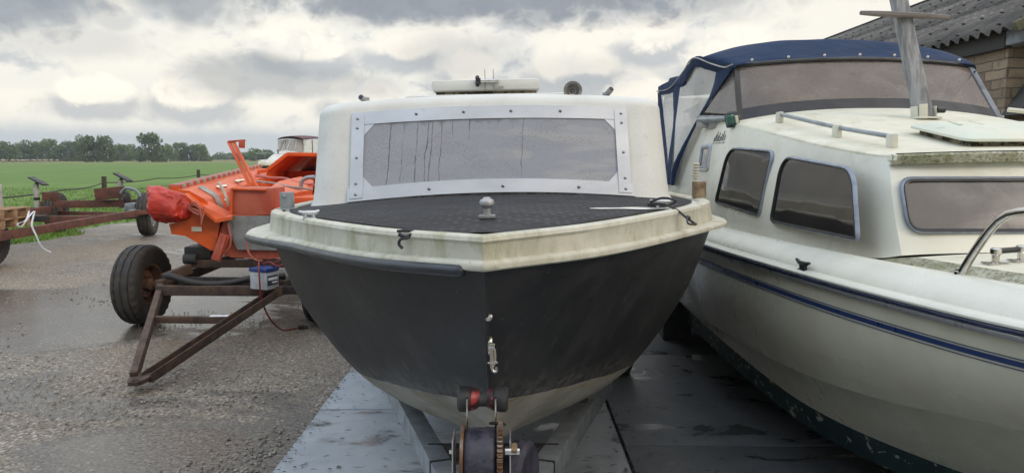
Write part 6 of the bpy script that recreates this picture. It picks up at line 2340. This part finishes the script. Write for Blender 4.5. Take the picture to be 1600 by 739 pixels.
def make_tree(name, loc, h, w, seed, leafm, label, group, skirt=True, n=2600):
    rnd = random.Random(seed)
    t = empty(name, loc, label, 'tree', group)
    L = Vector(loc)
    b = MB()
    b.tube([L + Vector((0, 0, -.2)), L + Vector((.1, 0, h * .25)), L + Vector((.15, .1, h * .55)), L + Vector((.1, 0, h * .85))], [h * .028, h * .022, h * .014, h * .004], 8)
    for k in range(6):
        a = rnd.random() * 6.28; z0 = h * rnd.uniform(.22, .5)
        b.tube([L + Vector((.1, 0, z0)), L + Vector((math.cos(a) * w * .22, math.sin(a) * w * .22, z0 + h * .16)), L + Vector((math.cos(a) * w * .40, math.sin(a) * w * .40, z0 + h * .27))], [h * .012, h * .008, h * .003], 6)
    b.build('trunk', BARK, t)
    cl = []
    for k in range(20):
        a = rnd.random() * 6.28
        f = rnd.uniform(.20 if skirt else .35, .90)
        rad = w * .5 * math.sin(math.pi * min(1, max(.12, (f * .92 + .02)))) ** .65 * rnd.uniform(.35, .85)
        cl.append((L.x + math.cos(a) * rad, L.y + math.sin(a) * rad, h * f, w * rnd.uniform(.13, .22)))
    cl.append((L.x, L.y, h * .6, w * .30)); cl.append((L.x + w * .08, L.y, h * .86, w * .16))
    if skirt:
        for k in range(8): cl.append((L.x + rnd.uniform(-.42, .42) * w, L.y + rnd.uniform(-.2, .2) * w, h * rnd.uniform(.06, .2), w * .17))
    leafy(rnd, cl, n, w * .040, leafm, 'crown', t)
    return t


def gxy(px, Y): return ((px - 800) / FPX * Y / .9945, Y)


x, y = gxy(143, 255); make_tree('broadleaf_tree', (x, y, 0), 9.3, 8.6, 1, LEAF_A, 'left of the pair of tall dark trees beyond the meadow', 'tall trees beyond the meadow')
x, y = gxy(173, 257); make_tree('broadleaf_tree', (x, y, 0), 9.3, 7.6, 2, LEAF_A, 'right of the pair of tall dark trees beyond the meadow', 'tall trees beyond the meadow')
x, y = gxy(243, 255); make_tree('broadleaf_tree', (x, y, 0), 9.4, 9.6, 3, LEAF_A, 'wide dark tree standing alone right of the pair beyond the meadow', 'tall trees beyond the meadow')
rowspec = [(18, 36, 285, 7.3, 9.5, LEAF_A), (40, 0, 300, 7.2, 8, LEAF_B), (58, 0, 300, 8.4, 8, LEAF_C), (74, 0, 300, 7.8, 7.5, LEAF_B), (90, 0, 300, 8.6, 9, LEAF_B), (108, 0, 300, 8.5, 9, LEAF_C), (124, 0, 300, 8.0, 7, LEAF_C),
           (158, 0, 320, 8.0, 7, LEAF_C), (192, 0, 320, 7.0, 7.5, LEAF_B), (208, 0, 320, 7.4, 6.5, LEAF_B), (222, 0, 330, 6.0, 7, LEAF_C), (266, 0, 300, 6.4, 8, LEAF_B), (288, 0, 310, 7.6, 7, LEAF_B), (304, 0, 310, 6.8, 7.5, LEAF_C), (321, 0, 305, 6.8, 8, LEAF_B),
           (404, 0, 330, 5.0, 8, LEAF_B), (420, 0, 330, 4.8, 8, LEAF_C), (386, 0, 380, 3.6, 8, LEAF_C), (350, 0, 480, 2.6, 14, LEAF_C), (370, 0, 520, 3.4, 14, LEAF_C)]
protos = {}
for i, (px, _, Y, h, w, lm) in enumerate(rowspec):
    x, y = gxy(px, Y)
    if px < 130: lab, grp = 'tree in the continuous row at the far left of the meadow', 'tree row at far left'
    elif px < 230: lab, grp = 'lower tree between the tall dark trees beyond the meadow', 'lower trees between tall trees'
    elif px < 330: lab, grp = 'mid green tree in the clump right of the wide dark tree', 'tree clump right of wide tree'
    else: lab, grp = 'small far tree on the horizon near the white cruiser', 'small far horizon trees'
    key = (lm.name, i % 3)
    make_tree('hedgerow_tree', (x, y, 0), h, w, 20 + i, lm, lab, grp, True, 2200)

x, y = gxy(202, 345)
fh_ = empty('farmhouse', (x, y, 0), 'far low farmhouse with slate grey roof between the trees', 'house')
b = MB(); b.box((x, y, 1.3), (9, 7, 2.6), bev=0); b.build('wall', FARWALL, fh_)
b = MB(); b.prism([(-4.9, 2.6), (4.9, 2.6), (3.0, 5.4), (-3.0, 5.4)], lambda u, v, w: Vector((x + u, y - 3.9 + w + (v - 2.6) * 1.0, v)), 5.0); b.build('roof', HAZYROOF, fh_)
rnd = random.Random(5)
sheep0 = None
for k, px in enumerate((12, 18, 27, 30, 35, 37, 41, 49, 52, 60, 63, 69, 72, 77, 80, 88, 97, 13, 44)):
    Y = 238 + rnd.uniform(-6, 6) - (25 if k >= 17 else 0)
    x, y = gxy(px + rnd.uniform(-.6, .6), Y)
    if sheep0 is None:
        b = MB(); b.ball((0, 0, .62), .36, 12, (1.65, .85, .85)); b.ball((.5, 0, .72), .2, 8, (1, .8, 1.1))
        for lx_, ly_ in ((-.35, -.15), (-.35, .15), (.35, -.15), (.35, .15)): b.tube([(lx_, ly_, .45), (lx_, ly_, 0)], [.07, .045], 6)
        b.mi = 1; b.ball((.78, 0, .80), .14, 8, (1.4, .8, .9)); b.mi = 0
        sheep0 = b.build('sheep', [WOOL, DARKFACE]); s = sheep0
    else:
        s = sheep0.copy(); COL.objects.link(s)
    s.location = (x, y, 0); s.rotation_euler = (0, 0, rnd.choice((0, 3.14)) + rnd.uniform(-.4, .4))
    tag(s, 'tiny pale sheep grazing in a row before the far left trees', 'sheep', 'sheep along the far edge of the meadow')

# ------------------------------------------------------------------ damp air over the meadow
b = MB(); b.box((-120, 215, 6.2), (900, 560, 15.0), bev=0)
hm = bpy.data.materials.new('damp_air'); hm.use_nodes = True; hm.node_tree.nodes.clear()
ho_ = hm.node_tree.nodes.new('ShaderNodeOutputMaterial'); pv = hm.node_tree.nodes.new('ShaderNodeVolumePrincipled')
pv.inputs['Color'].default_value = (.80, .86, .92, 1); pv.inputs['Density'].default_value = .0004
pv.inputs['Anisotropy'].default_value = .2
hm.node_tree.links.new(pv.outputs[0], ho_.inputs['Volume'])
hz_ = b.build('haze', hm); tag(hz_, kind='stuff')
